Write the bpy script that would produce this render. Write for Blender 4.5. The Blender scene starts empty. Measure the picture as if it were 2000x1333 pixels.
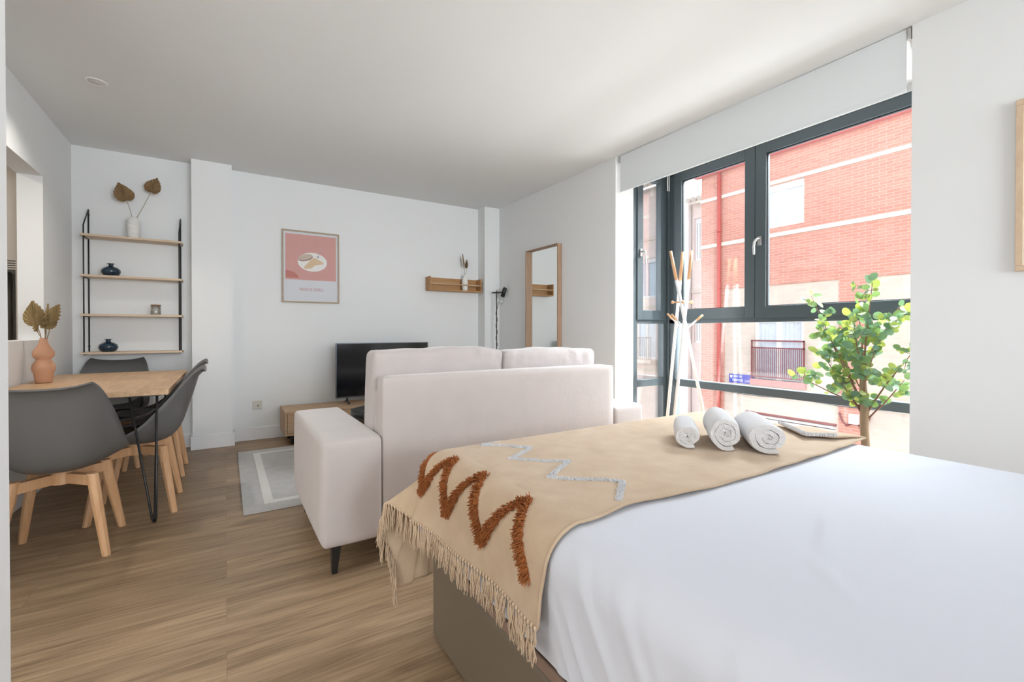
import bpy, bmesh, math, random
from mathutils import Vector, Matrix
random.seed(7)
R = math.radians
sc = bpy.context.scene
COL = sc.collection

# ------------------------------------------------------------------ camera
cd = bpy.data.cameras.new('camera')
cam = bpy.data.objects.new('camera', cd)
COL.objects.link(cam)
cd.sensor_fit = 'HORIZONTAL'
cd.sensor_width = 36.0
cd.lens = 889.0 / 2000.0 * 36.0
cd.shift_y = -12.8 / 2000.0
cd.clip_start = 0.05
cd.clip_end = 200
cam.location = (0, 0, 1.08)
cam.rotation_euler = (R(90 - 0.45), 0, R(-32.2))
sc.camera = cam

# ------------------------------------------------------------------ world, sun, added fill lamps, exposure
world = bpy.data.worlds.new('world')
sc.world = world
world.use_nodes = True
wn = world.node_tree.nodes
wl = world.node_tree.links
bg = wn['Background']
sky = wn.new('ShaderNodeTexSky')
sky.sky_type = 'NISHITA'
sky.sun_disc = False
sky.sun_elevation = R(48)
sky.sun_rotation = R(120)
sky.air_density = 1.0
sky.dust_density = 3.0
hs = wn.new('ShaderNodeHueSaturation')
hs.inputs['Saturation'].default_value = 0.35
wl.new(sky.outputs[0], hs.inputs['Color'])
wl.new(hs.outputs[0], bg.inputs['Color'])
bg.inputs['Strength'].default_value = 0.85


def lamp(name, kind, loc, energy, color=(1, 1, 1), target=None, **kw):
    l = bpy.data.lights.new(name, kind)
    l.energy = energy
    l.color = color
    for k, v in kw.items():
        setattr(l, k, v)
    o = bpy.data.objects.new(name, l)
    COL.objects.link(o)
    o.location = loc
    if target is not None:
        d = Vector(target) - Vector(loc)
        o.rotation_euler = d.to_track_quat('-Z', 'Y').to_euler()
    return o


# the sun stands above the street, over the roofs opposite
lamp('sun', 'SUN', (9, -2, 9), 24.0, (1.0, 0.97, 0.92), target=(9 - 1.0, -2 + 0.75, 9 - 1.34), angle=R(1.2))
# added area lamp outside the bay, boosting the sky's light into the room
lamp('sky_fill', 'AREA', (5.6, 1.9, 4.9), 2500, (0.88, 1.0, 1.1), target=(2.0, 2.2, 0.4), shape='RECTANGLE', size=4.5, size_y=2.6)
# added area lamp below the bay, pushing light up to the ceiling
lamp('upward_fill', 'AREA', (5.2, 1.9, -1.7), 600, (0.97, 1.0, 1.03), target=(1.6, 2.2, 2.6), shape='RECTANGLE', size=4.5, size_y=2.4)
# added frontal fill lamp behind the viewer; no window is built there
lamp('rear_fill', 'AREA', (1.3, -4.7, 1.5), 290, (0.93, 1.0, 1.06), target=(-0.5, 4.0, 1.5), shape='RECTANGLE', size=3.2, size_y=2.0)
# added fill lamp beyond the left wall, shining in through the open gap
lamp('left_fill', 'AREA', (-3.0, 1.3, 1.45), 50, (1.0, 0.98, 0.95), target=(0, 1.9, 1.2), shape='RECTANGLE', size=2.2, size_y=2.0)

sc.view_settings.view_transform = 'Standard'
sc.view_settings.look = 'None'
sc.view_settings.gamma = 1.0
sc.view_settings.use_curve_mapping = False
sc.view_settings.exposure = 0.0

H = 2.632      # ceiling
XL, XR = -1.08, 2.955
YB = 5.17
Y0 = -5.0      # wall behind the camera


# ------------------------------------------------------------------ materials
def nmat(name, color, rough=0.6, metal=0.0, spec=0.5, sheen=0.0, noise=None, bump=None, coat=0.0, emit=None):
    """plain or mottled principled material; noise=(scale, amount), bump=(scale, strength, distance)"""
    m = bpy.data.materials.new(name)
    m.use_nodes = True
    nt = m.node_tree
    b = nt.nodes['Principled BSDF']
    b.inputs['Base Color'].default_value = (*color, 1)
    b.inputs['Roughness'].default_value = rough
    b.inputs['Metallic'].default_value = metal
    b.inputs['Specular IOR Level'].default_value = spec
    b.inputs['Sheen Weight'].default_value = sheen
    b.inputs['Coat Weight'].default_value = coat
    if emit:
        b.inputs['Emission Color'].default_value = (*emit[0], 1)
        b.inputs['Emission Strength'].default_value = emit[1]
    tc = nt.nodes.new('ShaderNodeTexCoord')
    if noise:
        n = nt.nodes.new('ShaderNodeTexNoise')
        n.inputs['Scale'].default_value = noise[0]
        n.inputs['Detail'].default_value = 5
        r = nt.nodes.new('ShaderNodeMapRange')
        r.inputs['To Min'].default_value = 1 - noise[1]
        r.inputs['To Max'].default_value = 1 + noise[1]
        mx = nt.nodes.new('ShaderNodeVectorMath')
        mx.operation = 'SCALE'
        mx.inputs[0].default_value = color
        nt.links.new(tc.outputs['Object'], n.inputs['Vector'])
        nt.links.new(n.outputs['Fac'], r.inputs['Value'])
        nt.links.new(r.outputs[0], mx.inputs['Scale'])
        nt.links.new(mx.outputs[0], b.inputs['Base Color'])
    if bump:
        n = nt.nodes.new('ShaderNodeTexNoise')
        n.inputs['Scale'].default_value = bump[0]
        n.inputs['Detail'].default_value = 4
        bp = nt.nodes.new('ShaderNodeBump')
        bp.inputs['Strength'].default_value = bump[1]
        bp.inputs['Distance'].default_value = bump[2]
        nt.links.new(tc.outputs['Object'], n.inputs['Vector'])
        nt.links.new(n.outputs['Fac'], bp.inputs['Height'])
        nt.links.new(bp.outputs[0], b.inputs['Normal'])
    return m


def wood(name, dark, light, scale=(1, 12, 12), rough=0.5, grain=6.0):
    m = bpy.data.materials.new(name)
    m.use_nodes = True
    nt = m.node_tree
    b = nt.nodes['Principled BSDF']
    b.inputs['Roughness'].default_value = rough
    tc = nt.nodes.new('ShaderNodeTexCoord')
    mp = nt.nodes.new('ShaderNodeMapping')
    mp.inputs['Scale'].default_value = scale
    n = nt.nodes.new('ShaderNodeTexNoise')
    n.inputs['Scale'].default_value = grain
    n.inputs['Detail'].default_value = 8
    n.inputs['Roughness'].default_value = 0.65
    n.inputs['Distortion'].default_value = 0.6
    cr = nt.nodes.new('ShaderNodeValToRGB')
    cr.color_ramp.elements[0].position = 0.3
    cr.color_ramp.elements[0].color = (*dark, 1)
    cr.color_ramp.elements[1].position = 0.7
    cr.color_ramp.elements[1].color = (*light, 1)
    nt.links.new(tc.outputs['Object'], mp.inputs[0])
    nt.links.new(mp.outputs[0], n.inputs['Vector'])
    nt.links.new(n.outputs['Fac'], cr.inputs[0])
    nt.links.new(cr.outputs[0], b.inputs['Base Color'])
    return m


def floor_mat():
    m = bpy.data.materials.new('oak_planks')
    m.use_nodes = True
    nt = m.node_tree
    L = nt.links.new
    b = nt.nodes['Principled BSDF']
    b.inputs['Roughness'].default_value = 0.42
    b.inputs['Specular IOR Level'].default_value = 0.35
    tc = nt.nodes.new('ShaderNodeTexCoord')
    br = nt.nodes.new('ShaderNodeTexBrick')
    br.inputs['Color1'].default_value = (0.12, 0.12, 0.12, 1)
    br.inputs['Color2'].default_value = (0.88, 0.88, 0.88, 1)
    br.inputs['Mortar'].default_value = (0.5, 0.5, 0.5, 1)
    br.inputs['Scale'].default_value = 1
    br.inputs['Mortar Size'].default_value = 0.0012
    br.inputs['Brick Width'].default_value = 1.83
    br.inputs['Row Height'].default_value = 0.18
    br.offset = 0.37
    L(tc.outputs['Object'], br.inputs['Vector'])
    sep = nt.nodes.new('ShaderNodeSeparateXYZ')
    L(tc.outputs['Object'], sep.inputs[0])
    # the grain of every plank is shifted by its own random value
    val = nt.nodes.new('ShaderNodeSeparateColor')
    L(br.outputs['Color'], val.inputs[0])
    mul = nt.nodes.new('ShaderNodeMath'); mul.operation = 'MULTIPLY'; mul.inputs[1].default_value = 9.0
    L(val.outputs[0], mul.inputs[0])
    addx = nt.nodes.new('ShaderNodeMath'); addx.operation = 'ADD'
    L(sep.outputs['X'], addx.inputs[0]); L(mul.outputs[0], addx.inputs[1])
    cx = nt.nodes.new('ShaderNodeCombineXYZ')
    L(addx.outputs[0], cx.inputs['X']); L(sep.outputs['Y'], cx.inputs['Y']); L(mul.outputs[0], cx.inputs['Z'])
    mp = nt.nodes.new('ShaderNodeMapping'); mp.inputs['Scale'].default_value = (0.8, 7.5, 1)
    L(cx.outputs[0], mp.inputs[0])
    n1 = nt.nodes.new('ShaderNodeTexNoise')
    n1.inputs['Scale'].default_value = 1.9; n1.inputs['Detail'].default_value = 9
    n1.inputs['Roughness'].default_value = 0.62; n1.inputs['Distortion'].default_value = 1.0
    L(mp.outputs[0], n1.inputs['Vector'])
    mp2 = nt.nodes.new('ShaderNodeMapping'); mp2.inputs['Scale'].default_value = (2.0, 60, 1)
    L(cx.outputs[0], mp2.inputs[0])
    n2 = nt.nodes.new('ShaderNodeTexNoise')
    n2.inputs['Scale'].default_value = 2.0; n2.inputs['Detail'].default_value = 6; n2.inputs['Distortion'].default_value = 0.4
    L(mp2.outputs[0], n2.inputs['Vector'])
    mixf = nt.nodes.new('ShaderNodeMath'); mixf.operation = 'MULTIPLY_ADD'; mixf.inputs[1].default_value = 0.42
    L(n2.outputs['Fac'], mixf.inputs[0])
    m2 = nt.nodes.new('ShaderNodeMath'); m2.operation = 'MULTIPLY'; m2.inputs[1].default_value = 0.58
    L(n1.outputs['Fac'], m2.inputs[0]); L(m2.outputs[0], mixf.inputs[2])
    cr = nt.nodes.new('ShaderNodeValToRGB')
    e = cr.color_ramp.elements
    e[0].position = 0.34; e[0].color = (0.185, 0.118, 0.068, 1)
    e[1].position = 0.66; e[1].color = (0.46, 0.325, 0.200, 1)
    k = e.new(0.5); k.color = (0.325, 0.220, 0.130, 1)
    L(mixf.outputs[0], cr.inputs[0])
    # plank to plank tone
    mr = nt.nodes.new('ShaderNodeMapRange'); mr.inputs['To Min'].default_value = 0.86; mr.inputs['To Max'].default_value = 1.12
    L(val.outputs[0], mr.inputs['Value'])
    vm = nt.nodes.new('ShaderNodeVectorMath'); vm.operation = 'SCALE'
    L(cr.outputs[0], vm.inputs[0]); L(mr.outputs[0], vm.inputs['Scale'])
    seam = nt.nodes.new('ShaderNodeMix'); seam.data_type = 'RGBA'
    seam.inputs[7].default_value = (0.10, 0.065, 0.04, 1)
    sm = nt.nodes.new('ShaderNodeMath'); sm.operation = 'MULTIPLY'; sm.inputs[1].default_value = 0.35
    L(br.outputs['Fac'], sm.inputs[0]); L(sm.outputs[0], seam.inputs[0]); L(vm.outputs[0], seam.inputs[6])
    L(seam.outputs[2], b.inputs['Base Color'])
    bp = nt.nodes.new('ShaderNodeBump'); bp.inputs['Strength'].default_value = 0.12; bp.inputs['Distance'].default_value = 0.002
    L(mixf.outputs[0], bp.inputs['Height']); L(bp.outputs[0], b.inputs['Normal'])
    return m


def brick_mat(name, c1, c2, mortar, tint=0.1):
    """brick wall on planes facing X: courses run along Y, stack along Z"""
    m = bpy.data.materials.new(name)
    m.use_nodes = True
    nt = m.node_tree
    L = nt.links.new
    b = nt.nodes['Principled BSDF']
    b.inputs['Roughness'].default_value = 0.9
    b.inputs['Specular IOR Level'].default_value = 0.1
    tc = nt.nodes.new('ShaderNodeTexCoord')
    sp = nt.nodes.new('ShaderNodeSeparateXYZ')
    cb = nt.nodes.new('ShaderNodeCombineXYZ')
    ad = nt.nodes.new('ShaderNodeMath'); ad.operation = 'ADD'
    L(tc.outputs['Object'], sp.inputs[0])
    L(sp.outputs['X'], ad.inputs[0]); L(sp.outputs['Y'], ad.inputs[1])
    L(ad.outputs[0], cb.inputs['X']); L(sp.outputs['Z'], cb.inputs['Y'])
    br = nt.nodes.new('ShaderNodeTexBrick')
    br.inputs['Scale'].default_value = 1
    br.inputs['Brick Width'].default_value = 0.25
    br.inputs['Row Height'].default_value = 0.068
    br.inputs['Mortar Size'].default_value = 0.006
    br.inputs['Color1'].default_value = (*c1, 1)
    br.inputs['Color2'].default_value = (*c2, 1)
    br.inputs['Mortar'].default_value = (*mortar, 1)
    L(cb.outputs[0], br.inputs['Vector'])
    n = nt.nodes.new('ShaderNodeTexNoise'); n.inputs['Scale'].default_value = 1.3; n.inputs['Detail'].default_value = 4
    L(cb.outputs[0], n.inputs['Vector'])
    r = nt.nodes.new('ShaderNodeMapRange'); r.inputs['To Min'].default_value = 1 - tint; r.inputs['To Max'].default_value = 1 + tint
    L(n.outputs['Fac'], r.inputs['Value'])
    v = nt.nodes.new('ShaderNodeVectorMath'); v.operation = 'SCALE'
    L(br.outputs['Color'], v.inputs[0]); L(r.outputs[0], v.inputs['Scale'])
    L(v.outputs[0], b.inputs['Base Color'])
    bp = nt.nodes.new('ShaderNodeBump'); bp.inputs['Strength'].default_value = 0.4; bp.inputs['Distance'].default_value = 0.01
    bp.invert = True
    L(br.outputs['Fac'], bp.inputs['Height']); L(bp.outputs[0], b.inputs['Normal'])
    return m


def glass_mat(name, tint=(1, 1, 1), refl=0.09):
    m = bpy.data.materials.new(name)
    m.use_nodes = True
    nt = m.node_tree
    nt.nodes.remove(nt.nodes['Principled BSDF'])
    out = nt.nodes['Material Output']
    tr = nt.nodes.new('ShaderNodeBsdfTransparent'); tr.inputs[0].default_value = (*tint, 1)
    gl = nt.nodes.new('ShaderNodeBsdfGlossy'); gl.inputs['Roughness'].default_value = 0.01
    mx = nt.nodes.new('ShaderNodeMixShader')
    lw = nt.nodes.new('ShaderNodeLayerWeight'); lw.inputs[0].default_value = 0.25
    mr = nt.nodes.new('ShaderNodeMapRange'); mr.inputs['To Min'].default_value = refl * 0.5; mr.inputs['To Max'].default_value = 0.6
    nt.links.new(lw.outputs['Fresnel'], mr.inputs['Value'])
    nt.links.new(mr.outputs[0], mx.inputs[0])
    nt.links.new(tr.outputs[0], mx.inputs[1])
    nt.links.new(gl.outputs[0], mx.inputs[2])
    nt.links.new(mx.outputs[0], out.inputs[0])
    return m


def weave_mat(name, color, light, scale=420.0, rough=0.95, sheen=0.2, fine=0.25):
    m = bpy.data.materials.new(name)
    m.use_nodes = True
    nt = m.node_tree
    L = nt.links.new
    b = nt.nodes['Principled BSDF']
    b.inputs['Roughness'].default_value = rough
    b.inputs['Sheen Weight'].default_value = sheen
    b.inputs['Specular IOR Level'].default_value = 0.15
    tc = nt.nodes.new('ShaderNodeTexCoord')
    n = nt.nodes.new('ShaderNodeTexNoise'); n.inputs['Scale'].default_value = scale; n.inputs['Detail'].default_value = 2
    n2 = nt.nodes.new('ShaderNodeTexNoise'); n2.inputs['Scale'].default_value = 14; n2.inputs['Detail'].default_value = 5
    L(tc.outputs['Object'], n.inputs['Vector']); L(tc.outputs['Object'], n2.inputs['Vector'])
    mx = nt.nodes.new('ShaderNodeMath'); mx.operation = 'MULTIPLY_ADD'; mx.inputs[1].default_value = fine
    m2 = nt.nodes.new('ShaderNodeMath'); m2.operation = 'MULTIPLY'; m2.inputs[1].default_value = 1 - fine
    L(n.outputs['Fac'], mx.inputs[0]); L(n2.outputs['Fac'], m2.inputs[0]); L(m2.outputs[0], mx.inputs[2])
    cr = nt.nodes.new('ShaderNodeValToRGB')
    cr.color_ramp.elements[0].position = 0.3; cr.color_ramp.elements[0].color = (*color, 1)
    cr.color_ramp.elements[1].position = 0.7; cr.color_ramp.elements[1].color = (*light, 1)
    L(mx.outputs[0], cr.inputs[0]); L(cr.outputs[0], b.inputs['Base Color'])
    bp = nt.nodes.new('ShaderNodeBump'); bp.inputs['Strength'].default_value = 0.25; bp.inputs['Distance'].default_value = 0.002
    L(n.outputs['Fac'], bp.inputs['Height']); L(bp.outputs[0], b.inputs['Normal'])
    return m


M = {}
M['wall'] = nmat('white_wall_paint', (0.80, 0.812, 0.812), 0.9, spec=0.2, bump=(60, 0.06, 0.002))
M['ceiling'] = nmat('ceiling_paint', (0.80, 0.815, 0.818), 0.95, spec=0.1)
M['base'] = nmat('white_baseboard', (0.82, 0.82, 0.83), 0.45)
M['floor'] = floor_mat()
M['frame'] = nmat('anthracite_aluminium', (0.065, 0.088, 0.100), 0.38, metal=0.0, spec=0.5)
M['seal'] = nmat('black_seal', (0.012, 0.012, 0.014), 0.6)
M['glass'] = glass_mat('window_glass', refl=0.10)
M['clear'] = glass_mat('clear_glass', (0.97, 0.98, 0.98), refl=0.2)
M['blind'] = nmat('blind_fabric', (0.76, 0.80, 0.815), 0.85, noise=(300, 0.03))
M['whiteplastic'] = nmat('white_plastic', (0.85, 0.85, 0.84), 0.35)
M['chrome'] = nmat('satin_metal', (0.62, 0.62, 0.62), 0.25, metal=1.0)
M['velvet'] = nmat('beige_velvet', (0.53, 0.475, 0.455), 0.85, sheen=0.5, noise=(9, 0.07), bump=(45, 0.12, 0.006))
M['velvet2'] = nmat('beige_velvet_cushion', (0.52, 0.47, 0.455), 0.85, sheen=0.5, noise=(9, 0.07), bump=(9, 0.5, 0.02))
M['blackmetal'] = nmat('black_metal', (0.012, 0.012, 0.013), 0.4)
M['black'] = nmat('black_lacquer', (0.010, 0.011, 0.012), 0.35)
M['tvframe'] = nmat('tv_bezel', (0.10, 0.12, 0.14), 0.3, metal=0.6)
M['screen'] = nmat('tv_screen', (0.004, 0.005, 0.007), 0.12, spec=0.6)
M['oak'] = wood('light_oak', (0.42, 0.27, 0.15), (0.58, 0.40, 0.245), (14, 1, 14), 0.5, 4)
M['oakx'] = wood('light_oak_x', (0.40, 0.26, 0.155), (0.56, 0.39, 0.25), (1, 14, 14), 0.55, 4)
M['table'] = wood('table_oak', (0.44, 0.27, 0.145), (0.66, 0.44, 0.26), (9, 1.2, 9), 0.45, 3)
M['shelf'] = wood('pale_shelf_wood', (0.58, 0.44, 0.31), (0.70, 0.56, 0.42), (1, 14, 14), 0.55, 4)
M['acacia'] = wood('honey_oak', (0.33, 0.165, 0.06), (0.56, 0.31, 0.13), (1, 14, 14), 0.5, 4)
M['beech'] = wood('beech', (0.55, 0.30, 0.145), (0.68, 0.42, 0.235), (10, 10, 1), 0.45, 3)
M['mirrorwood'] = wood('mirror_wood', (0.30, 0.19, 0.12), (0.44, 0.29, 0.19), (14, 14, 1), 0.5, 4)
M['mirror'] = nmat('mirror_silver', (0.93, 0.95, 0.94), 0.0, metal=1.0)
M['shell'] = nmat('grey_plastic_shell', (0.140, 0.138, 0.135), 0.48, spec=0.4)
M['leather'] = nmat('black_leatherette', (0.014, 0.014, 0.015), 0.35, bump=(200, 0.1, 0.002))
M['peach'] = nmat('peach_ceramic', (0.62, 0.335, 0.205), 0.75, noise=(40, 0.04))
M['whiteceramic'] = nmat('white_ceramic', (0.80, 0.79, 0.76), 0.6)
M['blueglass'] = nmat('petrol_blue_glaze', (0.008, 0.030, 0.055), 0.12, coat=0.5)
M['palm'] = wood('dried_palm', (0.22, 0.145, 0.055), (0.40, 0.29, 0.14), (30, 30, 3), 0.8, 3)
M['palmdark'] = wood('dried_palm_dark', (0.17, 0.10, 0.045), (0.34, 0.22, 0.11), (30, 30, 3), 0.8, 3)
M['stalk'] = nmat('dried_stalk', (0.26, 0.17, 0.08), 0.8)
M['sheet'] = nmat('white_sheet', (0.69, 0.71, 0.78), 0.9, sheen=0.1, bump=(7, 0.12, 0.01))
M['bedbase'] = nmat('taupe_leatherette', (0.17, 0.135, 0.095), 0.5, spec=0.35, bump=(260, 0.08, 0.001))
M['bedtrim'] = nmat('brown_trim_fabric', (0.25, 0.165, 0.12), 0.8)
M['throw'] = weave_mat('sand_cotton', (0.52, 0.375, 0.250), (0.62, 0.475, 0.335))
M['throw_back'] = M['throw']
M['tassel'] = nmat('sand_yarn', (0.66, 0.50, 0.35), 0.95)
M['rust'] = nmat('rust_yarn', (0.40, 0.13, 0.035), 0.95, noise=(70, 0.35))
M['whiteyarn'] = nmat('white_yarn', (0.80, 0.80, 0.82), 0.95)
M['towel'] = nmat('white_terry', (0.78, 0.765, 0.77), 1.0, sheen=0.3, bump=(380, 0.9, 0.004))
M['rug'] = weave_mat('grey_rug', (0.36, 0.35, 0.335), (0.56, 0.545, 0.525), 260, fine=0.7)
M['rugwhite'] = weave_mat('cream_rug_stripe', (0.60, 0.58, 0.54), (0.72, 0.70, 0.66), 260, fine=0.7)
M['bark'] = nmat('plant_trunk', (0.36, 0.27, 0.18), 0.85, noise=(40, 0.2))
M['twig'] = nmat('plant_twig', (0.30, 0.17, 0.12), 0.8)
M['pot'] = nmat('black_pot', (0.02, 0.02, 0.02), 0.6)
M['soil'] = nmat('soil', (0.06, 0.04, 0.025), 1.0)
M['candlewax'] = nmat('candle_wax', (0.80, 0.77, 0.72), 0.6)
M['lidwood'] = nmat('candle_lid', (0.30, 0.17, 0.09), 0.5)
M['poster_pink'] = nmat('poster_pink', (0.62, 0.325, 0.30), 0.6, noise=(14, 0.05))
M['poster_red'] = nmat('poster_red', (0.52, 0.19, 0.16), 0.6)
M['poster_white'] = nmat('poster_white', (0.66, 0.675, 0.71), 0.6)
M['poster_plate'] = nmat('poster_plate', (0.80, 0.79, 0.76), 0.6)
M['poster_egg'] = nmat('poster_tortilla', (0.68, 0.50, 0.32), 0.6, noise=(60, 0.15))
M['poster_grey'] = nmat('poster_bread', (0.55, 0.46, 0.38), 0.6)
M['poster_brown'] = nmat('poster_crust', (0.36, 0.22, 0.18), 0.6)
M['poster_fork'] = nmat('poster_fork', (0.42, 0.38, 0.45), 0.6)
M['poster_text'] = nmat('poster_text', (0.62, 0.34, 0.33), 0.6)
M['pframe'] = wood('poster_frame_wood', (0.33, 0.235, 0.15), (0.45, 0.33, 0.22), (10, 10, 10), 0.5, 3)
M['pframe_light'] = wood('poster_frame_pale', (0.58, 0.42, 0.28), (0.70, 0.54, 0.38), (10, 10, 3), 0.5, 3)
M['cabinet'] = nmat('beige_cabinet', (0.52, 0.475, 0.425), 0.55)
M['steel'] = nmat('brushed_steel', (0.50, 0.50, 0.50), 0.28, metal=1.0)
M['kitwall'] = nmat('kitchen_paint', (0.66, 0.61, 0.55), 0.9)
M['outlet'] = nmat('outlet_plate', (0.62, 0.58, 0.52), 0.4)
M['brick_red'] = brick_mat('red_brick', (0.56, 0.245, 0.185), (0.62, 0.295, 0.225), (0.62, 0.42, 0.35))
M['brick_cream'] = brick_mat('cream_brick', (0.62, 0.51, 0.42), (0.68, 0.57, 0.475), (0.60, 0.53, 0.47))
M['brick_pale'] = brick_mat('pale_pink_brick', (0.82, 0.68, 0.61), (0.86, 0.73, 0.66), (0.84, 0.77, 0.72))
M['band'] = nmat('cream_stone', (0.74, 0.65, 0.56), 0.85)
M['render'] = nmat('white_render', (0.86, 0.86, 0.84), 0.9)
M['cornice'] = nmat('red_gutter', (0.56, 0.16, 0.155), 0.6)
M['redmetal'] = nmat('red_downpipe', (0.50, 0.09, 0.07), 0.5)
M['railing'] = nmat('maroon_railing', (0.22, 0.045, 0.05), 0.5)
M['curtain'] = nmat('net_curtain', (0.62, 0.66, 0.70), 0.9, noise=(6, 0.1))
M['extglass'] = nmat('far_window_pane', (0.55, 0.64, 0.72), 0.15, spec=0.6)
M['extdark'] = nmat('far_shutter', (0.30, 0.27, 0.25), 0.7)
M['signblue'] = nmat('enamel_blue', (0.075, 0.085, 0.42), 0.4)
M['signwhite'] = nmat('enamel_white', (0.85, 0.87, 0.92), 0.5)
M['door_sill'] = nmat('red_sill_tile', (0.50, 0.25, 0.23), 0.7)
M['tile'] = nmat('roof_tile', (0.62, 0.56, 0.50), 0.9, noise=(5, 0.2))
M['asphalt'] = nmat('street_paving', (0.42, 0.41, 0.39), 0.95, noise=(3, 0.1))
M['cable'] = nmat('cable_rubber', (0.05, 0.05, 0.05), 0.7)
M['lens_off'] = nmat('downlight_lens_off', (0.78, 0.78, 0.76), 0.4)


def leafmat(name, c):
    m = nmat(name, c, 0.45, noise=(30, 0.12))
    b = m.node_tree.nodes['Principled BSDF']
    b.inputs['Subsurface Weight'].default_value = 0.0
    nt = m.node_tree
    tl = nt.nodes.new('ShaderNodeBsdfTranslucent')
    tl.inputs[0].default_value = (min(1, c[0] * 1.6), min(1, c[1] * 1.5), c[2] * 0.8, 1)
    mx = nt.nodes.new('ShaderNodeMixShader'); mx.inputs[0].default_value = 0.4
    out = nt.nodes['Material Output']
    nt.links.new(b.outputs[0], mx.inputs[1]); nt.links.new(tl.outputs[0], mx.inputs[2])
    nt.links.new(mx.outputs[0], out.inputs[0])
    return m


M['leaf_a'] = leafmat('leaf_blue_green', (0.15, 0.27, 0.21))
M['leaf_b'] = leafmat('leaf_yellow_green', (0.32, 0.41, 0.14))
M['leaf_c'] = leafmat('leaf_mid_green', (0.17, 0.29, 0.14))


# ------------------------------------------------------------------ mesh helpers
def link(name, bm, mats, parent=None, loc=None, rot=None, smooth=False, bevel=0, seg=2, subsurf=0, solid=0, auto=None):
    me = bpy.data.meshes.new(name)
    bmesh.ops.recalc_face_normals(bm, faces=bm.faces[:])
    bm.to_mesh(me)
    bm.free()
    for mm in (mats if isinstance(mats, (list, tuple)) else [mats]):
        me.materials.append(mm)
    if smooth:
        for p in me.polygons:
            p.use_smooth = True
    o = bpy.data.objects.new(name, me)
    COL.objects.link(o)
    if parent:
        o.parent = parent
    if loc is not None:
        o.location = loc
    if rot is not None:
        o.rotation_euler = rot
    if solid:
        md = o.modifiers.new('solid', 'SOLIDIFY'); md.thickness = solid; md.offset = 0
    if bevel:
        md = o.modifiers.new('bevel', 'BEVEL'); md.width = bevel; md.segments = seg; md.limit_method = 'ANGLE'; md.angle_limit = R(40)
        for p in me.polygons:
            p.use_smooth = True
        md.harden_normals = True
    if subsurf:
        md = o.modifiers.new('sub', 'SUBSURF'); md.levels = subsurf; md.render_levels = subsurf
    return o


def bx(bm, x0, x1, y0, y1, z0, z1, mi=0):
    vs = [bm.verts.new((x, y, z)) for z in (z0, z1) for y in (y0, y1) for x in (x0, x1)]
    fs = [(0, 2, 3, 1), (4, 5, 7, 6), (0, 1, 5, 4), (2, 6, 7, 3), (0, 4, 6, 2), (1, 3, 7, 5)]
    for f in fs:
        bm.faces.new([vs[i] for i in f]).material_index = mi
    return vs


def box(name, x0, x1, y0, y1, z0, z1, m, parent=None, bevel=0, seg=2, **kw):
    bm = bmesh.new()
    bx(bm, x0, x1, y0, y1, z0, z1)
    return link(name, bm, m, parent, bevel=bevel, seg=seg, **kw)


def hexa(bm, lo, hi, mi=0):
    """eight corners: lo and hi are lists of four points each"""
    vs = [bm.verts.new(p) for p in list(lo) + list(hi)]
    for f in ((3, 2, 1, 0), (4, 5, 6, 7), (0, 1, 5, 4), (1, 2, 6, 5), (2, 3, 7, 6), (3, 0, 4, 7)):
        bm.faces.new([vs[i] for i in f]).material_index = mi


def tube(bm, pts, rad, n=8, mi=0, cap=True):
    pts = [Vector(p) for p in pts]
    if not isinstance(rad, (list, tuple)):
        rad = [rad] * len(pts)
    rings = []
    up = Vector((0, 0, 1))
    prev = None
    for i, p in enumerate(pts):
        a = pts[max(i - 1, 0)]; b = pts[min(i + 1, len(pts) - 1)]
        t = (b - a).normalized()
        if prev is None:
            r = up if abs(t.z) < 0.9 else Vector((1, 0, 0))
            u = t.cross(r).normalized()
        else:
            u = (prev - t * prev.dot(t)).normalized()
        prev = u
        v = t.cross(u)
        rings.append([bm.verts.new(p + (u * math.cos(2 * math.pi * k / n) + v * math.sin(2 * math.pi * k / n)) * rad[i]) for k in range(n)])
    for i in range(len(rings) - 1):
        for k in range(n):
            f = bm.faces.new((rings[i][k], rings[i][(k + 1) % n], rings[i + 1][(k + 1) % n], rings[i + 1][k]))
            f.material_index = mi
            f.smooth = True
    if cap:
        for rg in (rings[0], rings[-1]):
            f = bm.faces.new(rg); f.material_index = mi


def lathe(bm, prof, n=32, c=(0, 0, 0), mi=0, close=True):
    rings = []
    for r, z in prof:
        if r < 1e-5:
            rings.append([bm.verts.new((c[0], c[1], c[2] + z))])
        else:
            rings.append([bm.verts.new((c[0] + r * math.cos(2 * math.pi * k / n), c[1] + r * math.sin(2 * math.pi * k / n), c[2] + z)) for k in range(n)])
    for a, b in zip(rings, rings[1:]):
        for k in range(n):
            k2 = (k + 1) % n
            if len(a) == 1 and len(b) == 1:
                continue
            if len(a) == 1:
                f = bm.faces.new((a[0], b[k], b[k2]))
            elif len(b) == 1:
                f = bm.faces.new((a[k], a[k2], b[0]))
            else:
                f = bm.faces.new((a[k], a[k2], b[k2], b[k]))
            f.material_index = mi
            f.smooth = True


def lat(name, prof, m, parent=None, n=40, c=(0, 0, 0), **kw):
    bm = bmesh.new(); lathe(bm, prof, n, c)
    return link(name, bm, m, parent, smooth=True, **kw)


def grid(bm, nu, nv, fn, mi=0):
    vs = [[bm.verts.new(fn(i / nu, j / nv)) for j in range(nv + 1)] for i in range(nu + 1)]
    for i in range(nu):
        for j in range(nv):
            f = bm.faces.new((vs[i][j], vs[i + 1][j], vs[i + 1][j + 1], vs[i][j + 1]))
            f.smooth = True
            f.material_index = mi
    return vs


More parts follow.
